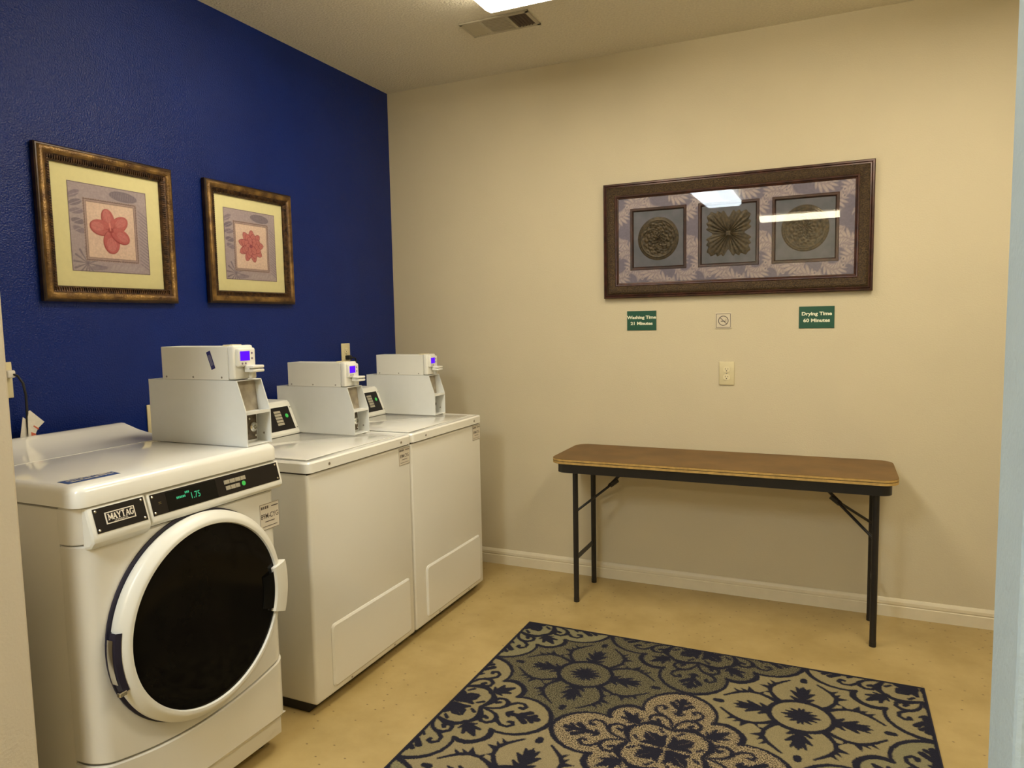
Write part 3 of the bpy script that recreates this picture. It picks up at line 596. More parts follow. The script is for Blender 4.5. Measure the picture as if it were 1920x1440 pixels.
# ------------------------------------------------------------------ area rug
RX0, RX1, RY1, RY0 = 1.181, 2.803, -0.720, -3.000
def rug():
    st = 0.0040; nx, ny = int((RX1-RX0)/st)+1, int((RY1-RY0)/st)+1
    X, Y = np.meshgrid(np.linspace(RX0, RX1, nx), np.linspace(RY1, RY0, ny))
    U = (X-1.180)/0.402; V = (-0.720-Y)/0.379          # normalised: one cell = 1
    def fold(A): return abs((A+1) % 2-1)
    a0, b0 = fold(U), fold(V); a, b = np.maximum(a0, b0), np.minimum(a0, b0)
    out = [(0.515, 0.515), (0.545, 0.480), (0.572, 0.425), (0.572, 0.360), (0.545, 0.305), (0.60, 0.322), (0.68, 0.322), (0.77, 0.300), (0.86, 0.245), (0.925, 0.175), (0.972, 0.085), (0.99, 0.0), (1.0, 0.0)]
    wd = [0.028, 0.030, 0.032, 0.030, 0.022, 0.018, 0.018, 0.020, 0.022, 0.024, 0.026, 0.026, 0.026]
    # inside test in the wedge
    poly = [(0, 0)]+[(1.0, 0.0)]+out[::-1][1:]+[(0.0, 0.0)]
    ins = np.zeros(a.shape, bool); n = len(poly)
    for i in range(n):
        (x1, y1), (x2, y2) = poly[i], poly[(i+1) % n]
        if y1 == y2: continue
        c = ((y1 > b) != (y2 > b)) & (a < (x2-x1)*(b-y1)/(y2-y1)+x1); ins ^= c
    ins |= (a < 0.5)
    d = poly_d(a, b, out, wd)
    def mn(x): nonlocal d; d = np.minimum(d, x)
    mn(poly_d(a, b, [(0.300, 0.0), (0.325, 0.05), (0.355, 0.12), (0.352, 0.20), (0.315, 0.26), (0.275, 0.275)], [0.020, 0.026, 0.036, 0.034, 0.024, 0.018]))
    mn(poly_d(a, b, [(0.05, 0.05), (0.13, 0.06), (0.20, 0.03)], [0.05, 0.045, 0.02])); mn(poly_d(a, b, [(0.10, 0.06), (0.17, 0.12), (0.20, 0.185)], [0.035, 0.040, 0.014]))
    mn(poly_d(a, b, [(0.24, 0.06), (0.285, 0.10)], [0.016, 0.020]))
    mn(poly_d(a, b, [(0.31, 0.0), (0.41, 0.022), (0.475, 0.055), (0.515, 0.11), (0.512, 0.175), (0.465, 0.222), (0.400, 0.215), (0.375, 0.165), (0.405, 0.130), (0.435, 0.15)], [0.016, 0.018, 0.020, 0.024, 0.024, 0.020, 0.020, 0.022, 0.024, 0.022]))
    mn(poly_d(a, b, [(0.50, 0.08), (0.535, 0.15), (0.59, 0.205), (0.655, 0.21), (0.695, 0.165), (0.675, 0.125), (0.645, 0.13)], [0.016, 0.022, 0.020, 0.017, 0.020, 0.024, 0.022]))
    mn(poly_d(a, b, [(0.585, 0.0), (0.70, 0.0), (0.86, 0.0)], [0.034, 0.028, 0.036])); mn(poly_d(a, b, [(0.58, 0.02), (0.61, 0.05)], [0.02, 0.014]))
    mn(poly_d(a, b, [(0.69, 0.02), (0.77, 0.085)], [0.028, 0.034])); mn(poly_d(a, b, [(0.77, 0.0), (0.83, 0.055)], [0.02, 0.026]))
    mn(poly_d(a, b, [(0.285, 0.285), (0.35, 0.35), (0.45, 0.45)], [0.018, 0.062, 0.020])); mn(poly_d(a, b, [(0.37, 0.33), (0.455, 0.345)], [0.03, 0.018])); mn(poly_d(a, b, [(0.33, 0.30), (0.395, 0.275)], [0.022, 0.012]))
    ink_a = d.copy()
    # flower cell, measured from its own centre
    p, q = 1-b, 1-a; d = np.full(a.shape, 9.0)          # p >= q >= 0 since b<=a
    r = np.hypot(p, q)
    mn(abs(r-0.268)-0.026)
    th = np.arctan2(1-fold(V)*1.0, 1-fold(U)*1.0)
    cu, cvv = 1-a0, 1-b0                                  # unfolded in the diagonal sense: leaf lies along U
    mn(poly_d(cu, cvv, [(0.0, 0.0), (0.155, 0.0)], [0.060, 0.012])); mn(poly_d(cu, cvv, [(0.0, 0.02), (0.125, 0.060)], [0.045, 0.011])); mn(poly_d(cu, cvv, [(0.0, 0.04), (0.085, 0.110)], [0.040, 0.010])); mn(poly_d(cu, cvv, [(0.0, 0.05), (0.02, 0.135)], [0.035, 0.010]))
    mn(poly_d(p, q, [(0.205, 0.185), (0.27, 0.235), (0.36, 0.280), (0.46, 0.290), (0.545, 0.245), (0.61, 0.185), (0.67, 0.125)], [0.030, 0.024, 0.020, 0.024, 0.022, 0.016, 0.013]))
    mn(poly_d(p, q, [(0.45, 0.30), (0.475, 0.385)], [0.034, 0.004])); mn(poly_d(p, q, [(0.36, 0.285), (0.335, 0.335)], [0.024, 0.004])); mn(poly_d(p, q, [(0.55, 0.25), (0.605, 0.30)], [0.024, 0.004])); mn(poly_d(p, q, [(0.50, 0.29), (0.54, 0.32)], [0.02, 0.006]))
    mn(poly_d(p, q, [(0.29, 0.0), (0.36, 0.0), (0.52, 0.0)], [0.050, 0.036, 0.034])); mn(poly_d(p, q, [(0.285, 0.03), (0.345, 0.095)], [0.035, 0.013]))
    mn(poly_d(p, q, [(0.38, 0.02), (0.455, 0.098)], [0.045, 0.014])); mn(poly_d(p, q, [(0.45, 0.02), (0.545, 0.060)], [0.035, 0.010])); mn(poly_d(p, q, [(0.5, 0), (0.57, 0.0)], [0.03, 0.008]))
    mn(poly_d(p, q, [(0.690, 0.0), (0.730, 0.0)], [0.036, 0.030]))
    ink_b = d
    ink = np.where(ins, np.minimum(ink_a, 9), np.minimum(ink_b, np.where(True, poly_d(a, b, out, wd), 9)))
    edge = np.minimum(np.minimum(X-RX0, RX1-X), np.minimum(Y-RY0, RY1-Y))/0.39
    ink = np.minimum(ink, edge-0.022)
    # yarn colour of each cell
    ia = np.round(U/2).astype(int); ja = np.round(V/2).astype(int); ib = np.floor(U/2).astype(int); jb = np.floor(V/2).astype(int)
    beige, grey, tan, sage, rose = (0.245, 0.205, 0.112), (0.122, 0.108, 0.066), (0.260, 0.205, 0.125), (0.205, 0.185, 0.104), (0.265, 0.218, 0.125)
    za = {(0, 0): (sage, 0.1), (1, 0): (grey, .9), (2, 0): (beige, 0), (0, 1): (beige, 0), (1, 1): (tan, 1), (2, 1): (sage, 0), (0, 2): (sage, .2), (1, 2): (grey, .9), (2, 2): (beige, 0), (0, 3): (tan, 1), (1, 3): (beige, 0), (2, 3): (grey, .9)}
    zb_ = {(0, 0): (grey, .85), (1, 0): (beige, 0), (0, 1): (rose, 0), (1, 1): (sage, .5), (0, 2): (beige, 0), (1, 2): (grey, .9)}
    Z = np.ones(a.shape+(4,), np.float32); S = np.zeros(a.shape, np.float32); Z[..., :3] = beige
    for (i, j), (c, s) in za.items():
        mk = ins & (ia == i) & (ja == j); Z[mk, :3] = c; S[mk] = s
    for (i, j), (c, s) in zb_.items():
        mk = (~ins) & (ib == i) & (jb == j); Z[mk, :3] = c; S[mk] = s
    hgt = 0.0085+0.0012*S
    mb = MB(); mb.v = list(zip(X.ravel().tolist(), Y.ravel().tolist(), hgt.ravel().tolist())); idx = np.arange(nx*ny).reshape(ny, nx)
    q4 = np.stack([idx[:-1, :-1], idx[1:, :-1], idx[1:, 1:], idx[:-1, 1:]], -1).reshape(-1, 4); mb.f = [tuple(r_) for r_ in q4.tolist()]
    o = mb.build('pile', M['rug'], None, attrs=[('ink', 'FLOAT', ink.ravel()), ('zone', 'FLOAT_COLOR', Z.reshape(-1, 4)), ('shag', 'FLOAT', S.ravel())])
    return o
t = thing('area_rug', 'blue and beige rug patterned with scrolling flowers and quatrefoils on the floor', 'rug', (0, 0, 0))
t.location = ((RX0+RX1)/2, (RY0+RY1)/2, 0)
pile = rug(); pile.parent = t; pile.location = (-(RX0+RX1)/2, -(RY0+RY1)/2, 0)
b = MB(); e = 0.004
hx, hy = (RX1-RX0)/2, (RY1-RY0)/2
b.box(-hx-e, hx+e, -hy-e, -hy, 0.0005, 0.0092).box(-hx-e, hx+e, hy, hy+e, 0.0005, 0.0092).box(-hx-e, -hx, -hy, hy, 0.0005, 0.0092).box(hx, hx+e, -hy, hy, 0.0005, 0.0092).box(-hx, hx, -hy, hy, 0.0005, 0.004)
b.build('edge_binding', mat('navy_binding', (0.012, 0.011, 0.022), 0.9, bump=0.4, bscale=300), t)

# ------------------------------------------------------------------ stickers used on the machines
def sticker(parent, x, yc, zc, w_, h_):
    s = MB().box(x, x+0.0006, yc-w_/2, yc+w_/2, zc-h_/2, zc+h_/2).build('asset_sticker', M['label'], parent)
    b = MB()
    for (a0_, a1_, c0, c1) in ((-.5, .5, .47, .485), (-.5, .5, -.485, -.47), (-.5, -.49, -.485, .485), (.49, .5, -.485, .485), (0.1, 0.45, .33, .37), (-.44, -.36, .30, .40), (-.33, -.27, .30, .40), (-.24, -.16, .30, .40), (-.13, -.06, .30, .40), (-.25, .25, -.20, -.17), (-.38, .38, -.37, -.35)):
        b.box(x+0.0006, x+0.0009, yc+a0_*w_, yc+a1_*w_, zc+c0*h_, zc+c1*h_)
    b.build('sticker_lines', M['ink'], s)
    text('sticker_text', '89M-CYG', h_*0.27, (x+0.0007, yc, zc+0.02*h_), 'x', M['ink'], s, bold=0.00012, depth=0.0002, sx=0.80)

# ------------------------------------------------------------------ coin box with card reader
def coin_box(loc, label, big):
    t = thing('coin_box', label, 'coin box', loc, (0, 0, 0), 'coin boxes on the laundry machines')
    L0, L1, Wd, Hh, Mz = 0.396, 0.430, 0.108, 0.211, 0.110
    side = [(0, 0.0), (L1, 0.0), (L1, Mz), (L0, Hh), (0, Hh)]
    th = 0.003
    b = MB(); b.prism(side, 'y', 0, th); b.prism(side, 'y', Wd-th, Wd); b.box(0, L0-0.001, th, Wd-th, Hh-0.003, Hh-0.0005); b.box(0, 0.003, th, Wd-th, 0, Hh-0.003)
    b.box(0, L1-0.004, th, Wd-th, 0.0005, 0.004); b.build('casing', M['sheet'], t)
    MB().box(L1-0.056, L1-0.003, th, Wd-th, Mz-0.006, Mz-0.002).box(L1-0.004, L1-0.001, th, Wd-th, Mz-0.009, Mz+0.001).build('shelf', M['sheet'], t)
    MB().box(L1-0.062, L1-0.058, th, Wd-th, 0.004, Mz-0.006).build('vault_door', M['sheet'], t)
    MB().prism([(L0-0.030, Hh-0.003), (L0-0.026, Hh-0.003), (L1-0.050, Mz-0.002), (L1-0.054, Mz-0.002)], 'y', th, Wd-th).build('recess_panel', mat('mottled_steel_recess', (0.42, 0.36, 0.27), 0.45, noise=0.35, nscale=30), t)  # mottled brown panel, darker than the casing
    lk = MB(); lk.lathe([(0, 0.016), (0.010, 0.016), (0.014, 0.012), (0.014, 0.007), (0.006, 0.006), (0.006, 0)], (L1-0.058, 0.080, 0.052), 'x', 24)
    lk.lathe([(0, 0.005), (0.006, 0.004), (0.008, 0)], (L1-0.058, 0.066, 0.080), 'x', 12).lathe([(0, 0.005), (0.006, 0.004), (0.008, 0)], (L1-0.058, 0.092, 0.022), 'x', 12)
    lk.build('lock', M['chrome'], t, smooth=0.6)
    MB().box(L1-0.0585, L1-0.0570, 0.050, 0.100, 0.010, 0.092).build('lock_plate', mat('worn_lock_plate', (0.25, 0.20, 0.15), 0.35, 0.6, noise=0.5, nscale=60), t)
    MB().lathe([(0, 0.004), (-0.002, 0.003), (-0.0025, 0)], (L1-0.030, Wd-th, 0.030), 'y', 10).build('screw', M['screw'], t, smooth=0.6)
    # meter case on top
    zb_ = Hh+0.0005; h2 = 0.108
    m = thing('x', '', ''); bpy.data.objects.remove(m)
    case = MB().bbox(0.068, 0.364, 0.0, 0.085, zb_, zb_+h2, 0.0015, 1).build('meter_case', M['plastic'], t, smooth=0.5)
    for x in (0.088, 0.210, 0.335): MB().lathe([(0, 0.0035), (-0.001, 0.003), (-0.0012, 0)], (x, -0.0002, zb_+0.009), 'y', 10).build('case_screw', M['screw'], case)
    head = MB().bbox(0.3645, 0.392, -0.002, 0.083, zb_+0.002, zb_+0.111, 0.007, 3).build('reader_head', M['plastic'], t, smooth=0.6)
    MB().bbox(0.330, 0.372, 0.015, 0.055, zb_+h2, zb_+0.113, 0.001, 1).build('head_cap', M['ivory2'], head)
    pod = MB().bbox(0.388, 0.406, 0.006, 0.079, zb_+0.042, zb_+0.102, 0.0065, 3).build('display_pod', M['plastic'], t, smooth=0.6)
    MB().box(0.4055, 0.4068, 0.012, 0.052, zb_+0.062, zb_+0.092).build('screen', M['violet'], pod)['label'] = 'glowing violet screen'
    pbm = mat('grey_violet_button', (0.22, 0.16, 0.24), 0.5)
    for yy, zz in ((0.062, .085), (0.062, .068), (0.020, .053), (0.034, .053)): MB().lathe([(0, 0.0038), (0.001, 0.0034), (0.0014, 0)], (0.4058, yy, zb_+zz), 'x', 10).build('pod_button', pbm, pod)
    slot = MB().bbox(0.398, 0.436, 0.034, 0.084, zb_+0.024, zb_+0.0335, 0.003, 2).bbox(0.398, 0.436, 0.034, 0.084, zb_+0.0365, zb_+0.046, 0.003, 2).bbox(0.396, 0.418, 0.036, 0.082, zb_+0.026, zb_+0.044, 0.003, 2).build('card_slot', M['plastic'], t, smooth=0.6)
    MB().bbox(0.385, 0.404, 0.060, 0.082, zb_+0.002, zb_+0.030, 0.005, 2).build('coin_chute', M['plastic'], t, smooth=0.6)
    if big:
        st = MB(); a = 0.35
        c0 = Vector((0.292, 0, zb_+0.064)); uu = Vector((math.sin(a), 0, -math.cos(a))); vv = Vector((math.cos(a), 0, math.sin(a)))
        P = [c0-uu*.030-vv*.009, c0-uu*.030+vv*.009, c0+uu*.030+vv*.009, c0+uu*.030-vv*.009]
        st.add([(p.x, -0.0006, p.z) for p in P], [(0, 1, 2, 3)]); so = st.build('navy_sticker', M['navy'], case)
        st = MB()
        for k in (-.004, 0, .004):
            P = [c0-uu*.018+vv*(k-.0012), c0-uu*.018+vv*(k+.0012), c0+uu*.018+vv*(k+.0012), c0+uu*.018+vv*(k-.0012)]; st.add([(p.x, -0.001, p.z) for p in P], [(0, 1, 2, 3)])
        st.build('sticker_text', mat('grey_violet_print', (0.22, 0.22, 0.30), 0.6), so)
    else:
        MB().box(0.05, 0.062, 0.05, 0.058, Hh, Hh+0.012).build('latch', M['chrome'], t)
    return t

# ------------------------------------------------------------------ front loading washer
WY = -2.2675; WW = 0.6850
t = thing('front_load_washer', 'white front-loading washer with a big round black door at far left', 'washing machine', (0, WY, 0)); wt = t
hwid = WW/2
MB().bbox(0.05, 0.722, -hwid+0.002, hwid-0.002, 0.03, 0.986, 0.004, 2).build('cabinet', M['enamel'], t, smooth=0.5)
# two pressed ribs on the side of the cabinet
MB().bbox(0.30, 0.33, -hwid-0.001, -hwid+0.004, 0.08, 0.94, 0.0015, 1).bbox(0.52, 0.55, -hwid-0.001, -hwid+0.004, 0.08, 0.94, 0.0015, 1).build('side_rib', M['enamel'], t)
def front_outline(xf, r, hw_, n=8, ny=26):
    pts = [(0.7245, -hw_)]
    for i in range(n+1):
        a = -PI/2+PI/2*i/n; pts.append((xf-r+r*math.cos(a), -hw_+r+r*math.sin(a)))
    for i in range(1, ny): pts.append((xf, -hw_+r+(2*hw_-2*r)*i/ny))
    for i in range(n+1):
        a = PI/2*i/n; pts.append((xf-r+r*math.cos(a), hw_-r+r*math.sin(a)))
    pts.append((0.7245, hw_)); return pts
def shell(name, pts, zbf, ztf, m, parent, soft=0.004):
    n = len(pts); rows = []
    def off(k):    # pull in towards cabinet for a soft edge
        return [(x-k if x > 0.73 else x, y*(1-k/0.34)) for x, y in pts]
    inn = off(soft)
    rows.append([(0.7245, y, zbf(y)) for (x, y) in inn]); rows.append([(x, y, zbf(y)) for (x, y) in inn]); rows.append([(x, y, zbf(y)+soft) for (x, y) in pts])
    rows.append([(x, y, ztf(y)-soft) for (x, y) in pts]); rows.append([(x, y, ztf(y)) for (x, y) in inn]); rows.append([(0.7245, y, ztf(y)) for (x, y) in inn])
    vs = [p for r in rows for p in r]; fs = []
    for i in range(len(rows)-1):
        for j in range(n-1): fs.append((i*n+j, i*n+j+1, (i+1)*n+j+1, (i+1)*n+j))
    fs.append(tuple(r*n for r in range(len(rows)))); fs.append(tuple(r*n+n-1 for r in range(len(rows)))[::-1])
    return MB().add(vs, fs).build(name, m, parent, smooth=0.5)
smile = lambda y: 0.276+0.46*y*y
shell('front_panel', front_outline(0.800, 0.055, hwid), smile, lambda y: 0.893, M['enamel'], t)
shell('lower_panel', front_outline(0.802, 0.050, hwid), lambda y: 0.125, lambda y: smile(y)-0.004, M['enamel'], t)
MB().prism([(0.7245, 0.045), (0.772, 0.045), (0.772, 0.100), (0.796, 0.126), (0.7245, 0.126)], 'y', -hwid+0.010, hwid-0.010).build('toe_kick', M['enamel'], t, smooth=0.5, bevel=0.002)
for sy in (-1, 1):
    for xx in (0.12, 0.70):
        MB().lathe([(0, 0), (0, 0.022), (0.012, 0.022), (0.014, 0.012), (0.032, 0.012)], (xx, sy*0.29, 0), 'z', 14).build('levelling_foot', M['cord'], t)
# console band above the front panel
shell('fascia', front_outline(0.796, 0.050, hwid), lambda y: 0.895, lambda y: 0.990, M['enamel'], t)
nose = [(0.780, 0.988), (0.803, 0.986), (0.820, 0.920), (0.821, 0.910), (0.812, 0.900), (0.780, 0.892)]
b = MB(); b.prism(nose, 'y', -0.153, hwid-0.002); con = b.build('control_console', M['plastic'], t, smooth=0.3, bevel=0.003)
nose2 = [(0.780, 0.992), (0.805, 0.990), (0.826, 0.918), (0.826, 0.902), (0.812, 0.886), (0.780, 0.880)]
b = MB(); b.prism(nose2, 'y', -hwid+0.020, -0.158); drw = b.build('detergent_drawer', M['plastic'], t, smooth=0.3, bevel=0.009)
# slanted inserts on the nose: frame of the slope
def slope(nz0, nz1):
    p0, p1 = Vector((nz0[0], 0, nz0[1])), Vector((nz1[0], 0, nz1[1])); e = (p0-p1).normalized(); nrm = Vector((0, 1, 0)).cross(e); return p1, e, nrm, (p0-p1).length
def slope_panel(base, e, nrm, y0, y1, v0, v1, th, name, m, parent, lift=0.0):
    b = MB(); c = []
    for (yy, vv) in ((y0, v0), (y1, v0), (y1, v1), (y0, v1)):
        p = base+e*vv; c.append((p+nrm*lift+Vector((0, yy, 0)), p+nrm*(lift+th)+Vector((0, yy, 0))))
    b.add([q[0] for q in c]+[q[1] for q in c], [(0, 1, 2, 3), (4, 5, 6, 7), (0, 1, 5, 4), (1, 2, 6, 5), (2, 3, 7, 6), (3, 0, 4, 7)])
    return b.build(name, m, parent)
B1, E1, N1, Ls1 = slope(nose[1], nose[2])
pnl = slope_panel(B1, E1, N1, -0.146, hwid-0.012, 0.006, 0.064, 0.001, 'control_panel', M['blackpanel'], con)
SM1 = Matrix((( 0, E1.x, N1.x), (1, E1.y, N1.y), (0, E1.z, N1.z)))
def on1(y, v, l=0.0018): p = B1+E1*v+N1*l; return (p.x, y, p.z)
slope_panel(B1, E1, N1, -0.098, 0.075, 0.008, 0.060, 0.0004, 'display_window', M['screenblack'], con, 0.001)
text('display_digits', '1.75', 0.026, on1(-0.003, 0.033), SM1, M['greendigits'], con, sx=0.8, depth=0.0002)
for k in range(6): slope_panel(B1, E1, N1, -0.066+k*0.0052, -0.0625+k*0.0052, 0.035, 0.041, 0.0003, 'lit_indicator', M['greendigits'], con, 0.0015)
for k in range(3): slope_panel(B1, E1, N1, -0.036+k*0.0052, -0.0325+k*0.0052, 0.044, 0.050, 0.0003, 'lit_indicator', M['greendigits'], con, 0.0015)
text('panel_symbol', '=', 0.018, on1(-0.120, 0.036), SM1, mat('dim_gold_print', (0.20, 0.15, 0.05), 0.5), con, depth=0.0002)
for k in range(4): slope_panel(B1, E1, N1, 0.105+k*0.0215, 0.1245+k*0.0215, 0.038, 0.050, 0.0022, 'button', M['button'], con, 0.001)
for k in range(3): slope_panel(B1, E1, N1, 0.108+k*0.0185, 0.1245+k*0.0185, 0.020, 0.032, 0.0022, 'button', M['button'], con, 0.001)
gb = MB(); gc = Vector(on1(0.178, 0.027, 0.001))
vs = [gc+N1*0.002]+[gc+N1*0.0015+(Vector((0, 1, 0))*math.cos(2*PI*k/16)+E1*math.sin(2*PI*k/16))*0.0075 for k in range(16)]
gb.add(vs, [(0, 1+k, 1+(k+1) % 16) for k in range(16)]); gb.build('start_button', M['green'], con)['label'] = 'glowing green button'
def sl_screw(B, E_, N_, y, v, par):
    c0 = B+E_*v+N_*0.0012+Vector((0, y, 0)); vs = [c0+N_*0.001]+[c0+(Vector((0, 1, 0))*math.cos(2*PI*k/10)+E_*math.sin(2*PI*k/10))*0.0035 for k in range(10)]
    MB().add(vs, [(0, 1+k, 1+(k+1) % 10) for k in range(10)]).build('screw', M['chrome'], par)
for y_, v_ in ((-0.139, .057), (-0.139, .013), (0.323, .057), (0.323, .013)): sl_screw(B1, E1, N1, y_, v_, con)
B2, E2, N2, Ls2 = slope(nose2[1], nose2[2])
slope_panel(B2, E2, N2, -0.310, -0.168, 0.007, 0.069, 0.001, 'badge_panel', M['blackpanel'], drw)
for y_, v_ in ((-0.303, .062), (-0.303, .014), (-0.175, .062), (-0.175, .014)): sl_screw(B2, E2, N2, y_, v_, drw)
bd = slope_panel(B2, E2, N2, -0.282, -0.200, 0.024, 0.054, 0.0015, 'badge', M['logo_metal'], drw, 0.001)
slope_panel(B2, E2, N2, -0.279, -0.203, 0.0265, 0.0515, 0.0003, 'badge_field', M['blackpanel'], bd, 0.0025)
# serif capitals of the badge
GL = {'M': [[(0, 0), (0, 1)], [(0, 1), (.45, .15)], [(.45, .15), (.9, 1)], [(.9, 1), (.9, 0)]], 'A': [[(0, 0), (.4, 1)], [(.4, 1), (.8, 0)], [(.15, .35), (.65, .35)]],
      'Y': [[(0, 1), (.4, .45)], [(.8, 1), (.4, .45)], [(.4, .45), (.4, 0)]], 'T': [[(0, 1), (.8, 1)], [(.4, 1), (.4, 0)]],
      'G': [[(.75, .82), (.55, 1)], [(.55, 1), (.2, .95)], [(.2, .95), (0, .6)], [(0, .6), (0, .35)], [(0, .35), (.2, .03)], [(.2, .03), (.55, 0)], [(.55, 0), (.75, .15)], [(.75, .15), (.75, .45)]]}
SER = {'M': [(0, 0), (.9, 0), (0, 1), (.9, 1)], 'A': [(0, 0), (.8, 0)], 'Y': [(.4, 0), (0, 1), (.8, 1)], 'T': [(.4, 0)], 'G': [(.75, .45)]}
b = MB(); ux = -0.274; hL = 0.0150
def stroke(p, q, r, y0, v0):
    d_ = Vector((q[0]-p[0], q[1]-p[1])); L_ = max(d_.length, 1e-6); nn = Vector((-d_.y, d_.x))/L_*r
    qs = [(p[0]+nn.x, p[1]+nn.y), (p[0]-nn.x, p[1]-nn.y), (q[0]-nn.x, q[1]-nn.y), (q[0]+nn.x, q[1]+nn.y)]
    b.add([tuple(B2+E2*(v0+v*1.0)+N2*0.0032+Vector((0, y0+u, 0))) for u, v in qs], [(0, 1, 2, 3)])
for ch in 'MAYTAG':
    wl = 0.0105 if ch != 'M' else 0.0115
    for k, (p, q) in enumerate(GL[ch]):
        thick = 0.0016 if not (ch in 'MA' and k == 0) else 0.0009
        stroke((p[0]*wl, p[1]*hL), (q[0]*wl, q[1]*hL), thick, ux, 0.0335)
    for (sx_, sy_) in SER[ch]: stroke((sx_*wl-0.0026, sy_*hL), (sx_*wl+0.0026, sy_*hL), 0.0007, ux, 0.0335)
    ux += wl+0.0013
b.build('badge_lettering', M['logo_metal'], bd)
text('badge_lettering', 'COMMERCIAL', 0.0062, tuple(B2+E2*0.0290+N2*0.0032+Vector((0, -0.241, 0))), Matrix(((0, E2.x, N2.x), (1, E2.y, N2.y), (0, E2.z, N2.z))), M['logo_metal'], bd, depth=0.0001)
# top deck with raised rear ledge
deck = MB(); ol = rrect(0.04, 0.806, -hwid-0.003, hwid+0.003, 0.03, 6); ol2 = rrect(0.046, 0.800, -hwid+0.003, hwid-0.003, 0.027, 6); ol3 = rrect(0.058, 0.788, -hwid+0.014, hwid-0.014, 0.02, 6); n = len(ol)
rows = [[(x, y, 0.991) for x, y in ol2], [(x, y, 0.993) for x, y in ol], [(x, y, 1.028) for x, y in ol], [(x, y, 1.040) for x, y in ol2], [(x, y, 1.045) for x, y in ol3]]
vs = [p for r in rows for p in r]; fs = []
for i in range(4):
    for j in range(n): fs.append((i*n+j, i*n+(j+1) % n, (i+1)*n+(j+1) % n, (i+1)*n+j))
fs += [tuple(range(n))[::-1], tuple(range(4*n, 5*n))]
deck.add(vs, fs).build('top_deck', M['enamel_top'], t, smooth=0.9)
pr = [(0.055, 1.040), (0.055, 1.072), (0.065, 1.082), (0.085, 1.086), (0.105, 1.085), (0.125, 1.079), (0.160, 1.068), (0.21, 1.057), (0.27, 1.0495), (0.34, 1.0455), (0.34, 1.040)]
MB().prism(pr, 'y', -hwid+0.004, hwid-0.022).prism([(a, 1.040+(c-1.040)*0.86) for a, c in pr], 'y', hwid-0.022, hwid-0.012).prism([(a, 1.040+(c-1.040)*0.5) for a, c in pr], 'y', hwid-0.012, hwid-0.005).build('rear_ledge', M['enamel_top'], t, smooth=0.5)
# blue sticker lying on the deck
bs = MB().prism([(0.688, -0.313), (0.738, -0.318), (0.745, -0.180), (0.700, -0.172)], 'z', 1.0452, 1.0456).build('deck_sticker', M['bluelabel'], t)
mb_ = MB(); rr = random.Random(2)
for k in range(34):
    yy = -0.300+(k % 17)*0.0072; xx = 0.697+0.018*(k//17)+rr.uniform(-.003, .003); mb_.box(xx, xx+rr.uniform(.005, .012), yy, yy+rr.uniform(.0025, .0055), 1.0456, 1.0459)
mb_.build('sticker_text', M['label'], bs)
sticker(t, 0.8004, 0.296, 0.812, 0.085, 0.088)
# door
dc = (0.800, 0.0, 0.606)
MB().lathe([(0.001, 0.0), (0.001, 0.298), (0.006, 0.298), (0.008, 0.292), (0.008, 0.0)], dc, 'x', 72).build('door_gap_shade', M['gap_shade'], t, smooth=0.6)  # dark disc painted as the shaded gap round the door
dr = MB().lathe([(0.010, 0.258), (0.010, 0.290), (0.020, 0.2935), (0.034, 0.2925), (0.041, 0.289), (0.0525, 0.2755), (0.0550, 0.272), (0.0560, 0.268), (0.0555, 0.2605), (0.050, 0.258), (0.010, 0.258)], dc, 'x', 96).build('door_ring', M['plastic'], t, smooth=0.5)
MB().lathe([(0.040, 0.2578), (0.0495, 0.2578), (0.0510, 0.250), (0.0535, 0.20), (0.0560, 0.13), (0.0575, 0.06), (0.058, 0.0)], dc, 'x', 72).build('door_glass', M['doorglass'], dr, smooth=1.0)
# dark piece as the shaded hinge cut on the left, latch grip on the right
b = MB(); prf = [(0.0100, 0.2860), (0.0200, 0.3000), (0.0415, 0.3000), (0.0460, 0.2860)]
b.lathe(prf+[prf[0]], dc, 'x', 16, PI-0.20, PI+0.34); 
b.build('hinge_cut_shade', M['gap_shade'], dr, smooth=0.6)
b = MB(); b.lathe([(0.014, 0.3005), (0.014, 0.3020), (0.034, 0.3020), (0.034, 0.3005)], dc, 'x', 12, PI-0.14, PI+0.26); b.bbox(0.8345, 0.8465, -0.298, -0.276, 0.500, 0.512, 0.002, 1)
b.build('hinge_plate', M['chrome'], dr, smooth=0.6)
b = MB(); b.lathe([(0.030, 0.292), (0.060, 0.300), (0.066, 0.285), (0.066, 0.248), (0.060, 0.242), (0.040, 0.246), (0.030, 0.292)], dc, 'x', 16, -0.34, 0.23)
n0 = 7
gr = b.build('door_grip', M['plastic'], dr, smooth=0.5)
b = MB(); b.lathe([(0.054, 0.250), (0.060, 0.245), (0.060, 0.206), (0.055, 0.198)], dc, 'x', 12, -0.30, 0.19); b.build('grip_recess', M['screenblack'], dr, smooth=0.6)
# flat ends for the grip
for a in (-0.34, 0.23):
    b = MB(); P = [(0.030, 0.292), (0.060, 0.300), (0.066, 0.285), (0.066, 0.248), (0.060, 0.242), (0.040, 0.246)]
    b.add([(dc[0]+tt, dc[1]+r_*math.cos(a), dc[2]+r_*math.sin(a)) for tt, r_ in P], [tuple(range(6))])
    b.build('grip_end', M['plastic'], gr)
coin_box((0.350, -2.030, 1.0462), 'large coin box with violet screen and navy sticker on the front-loading washer', True)

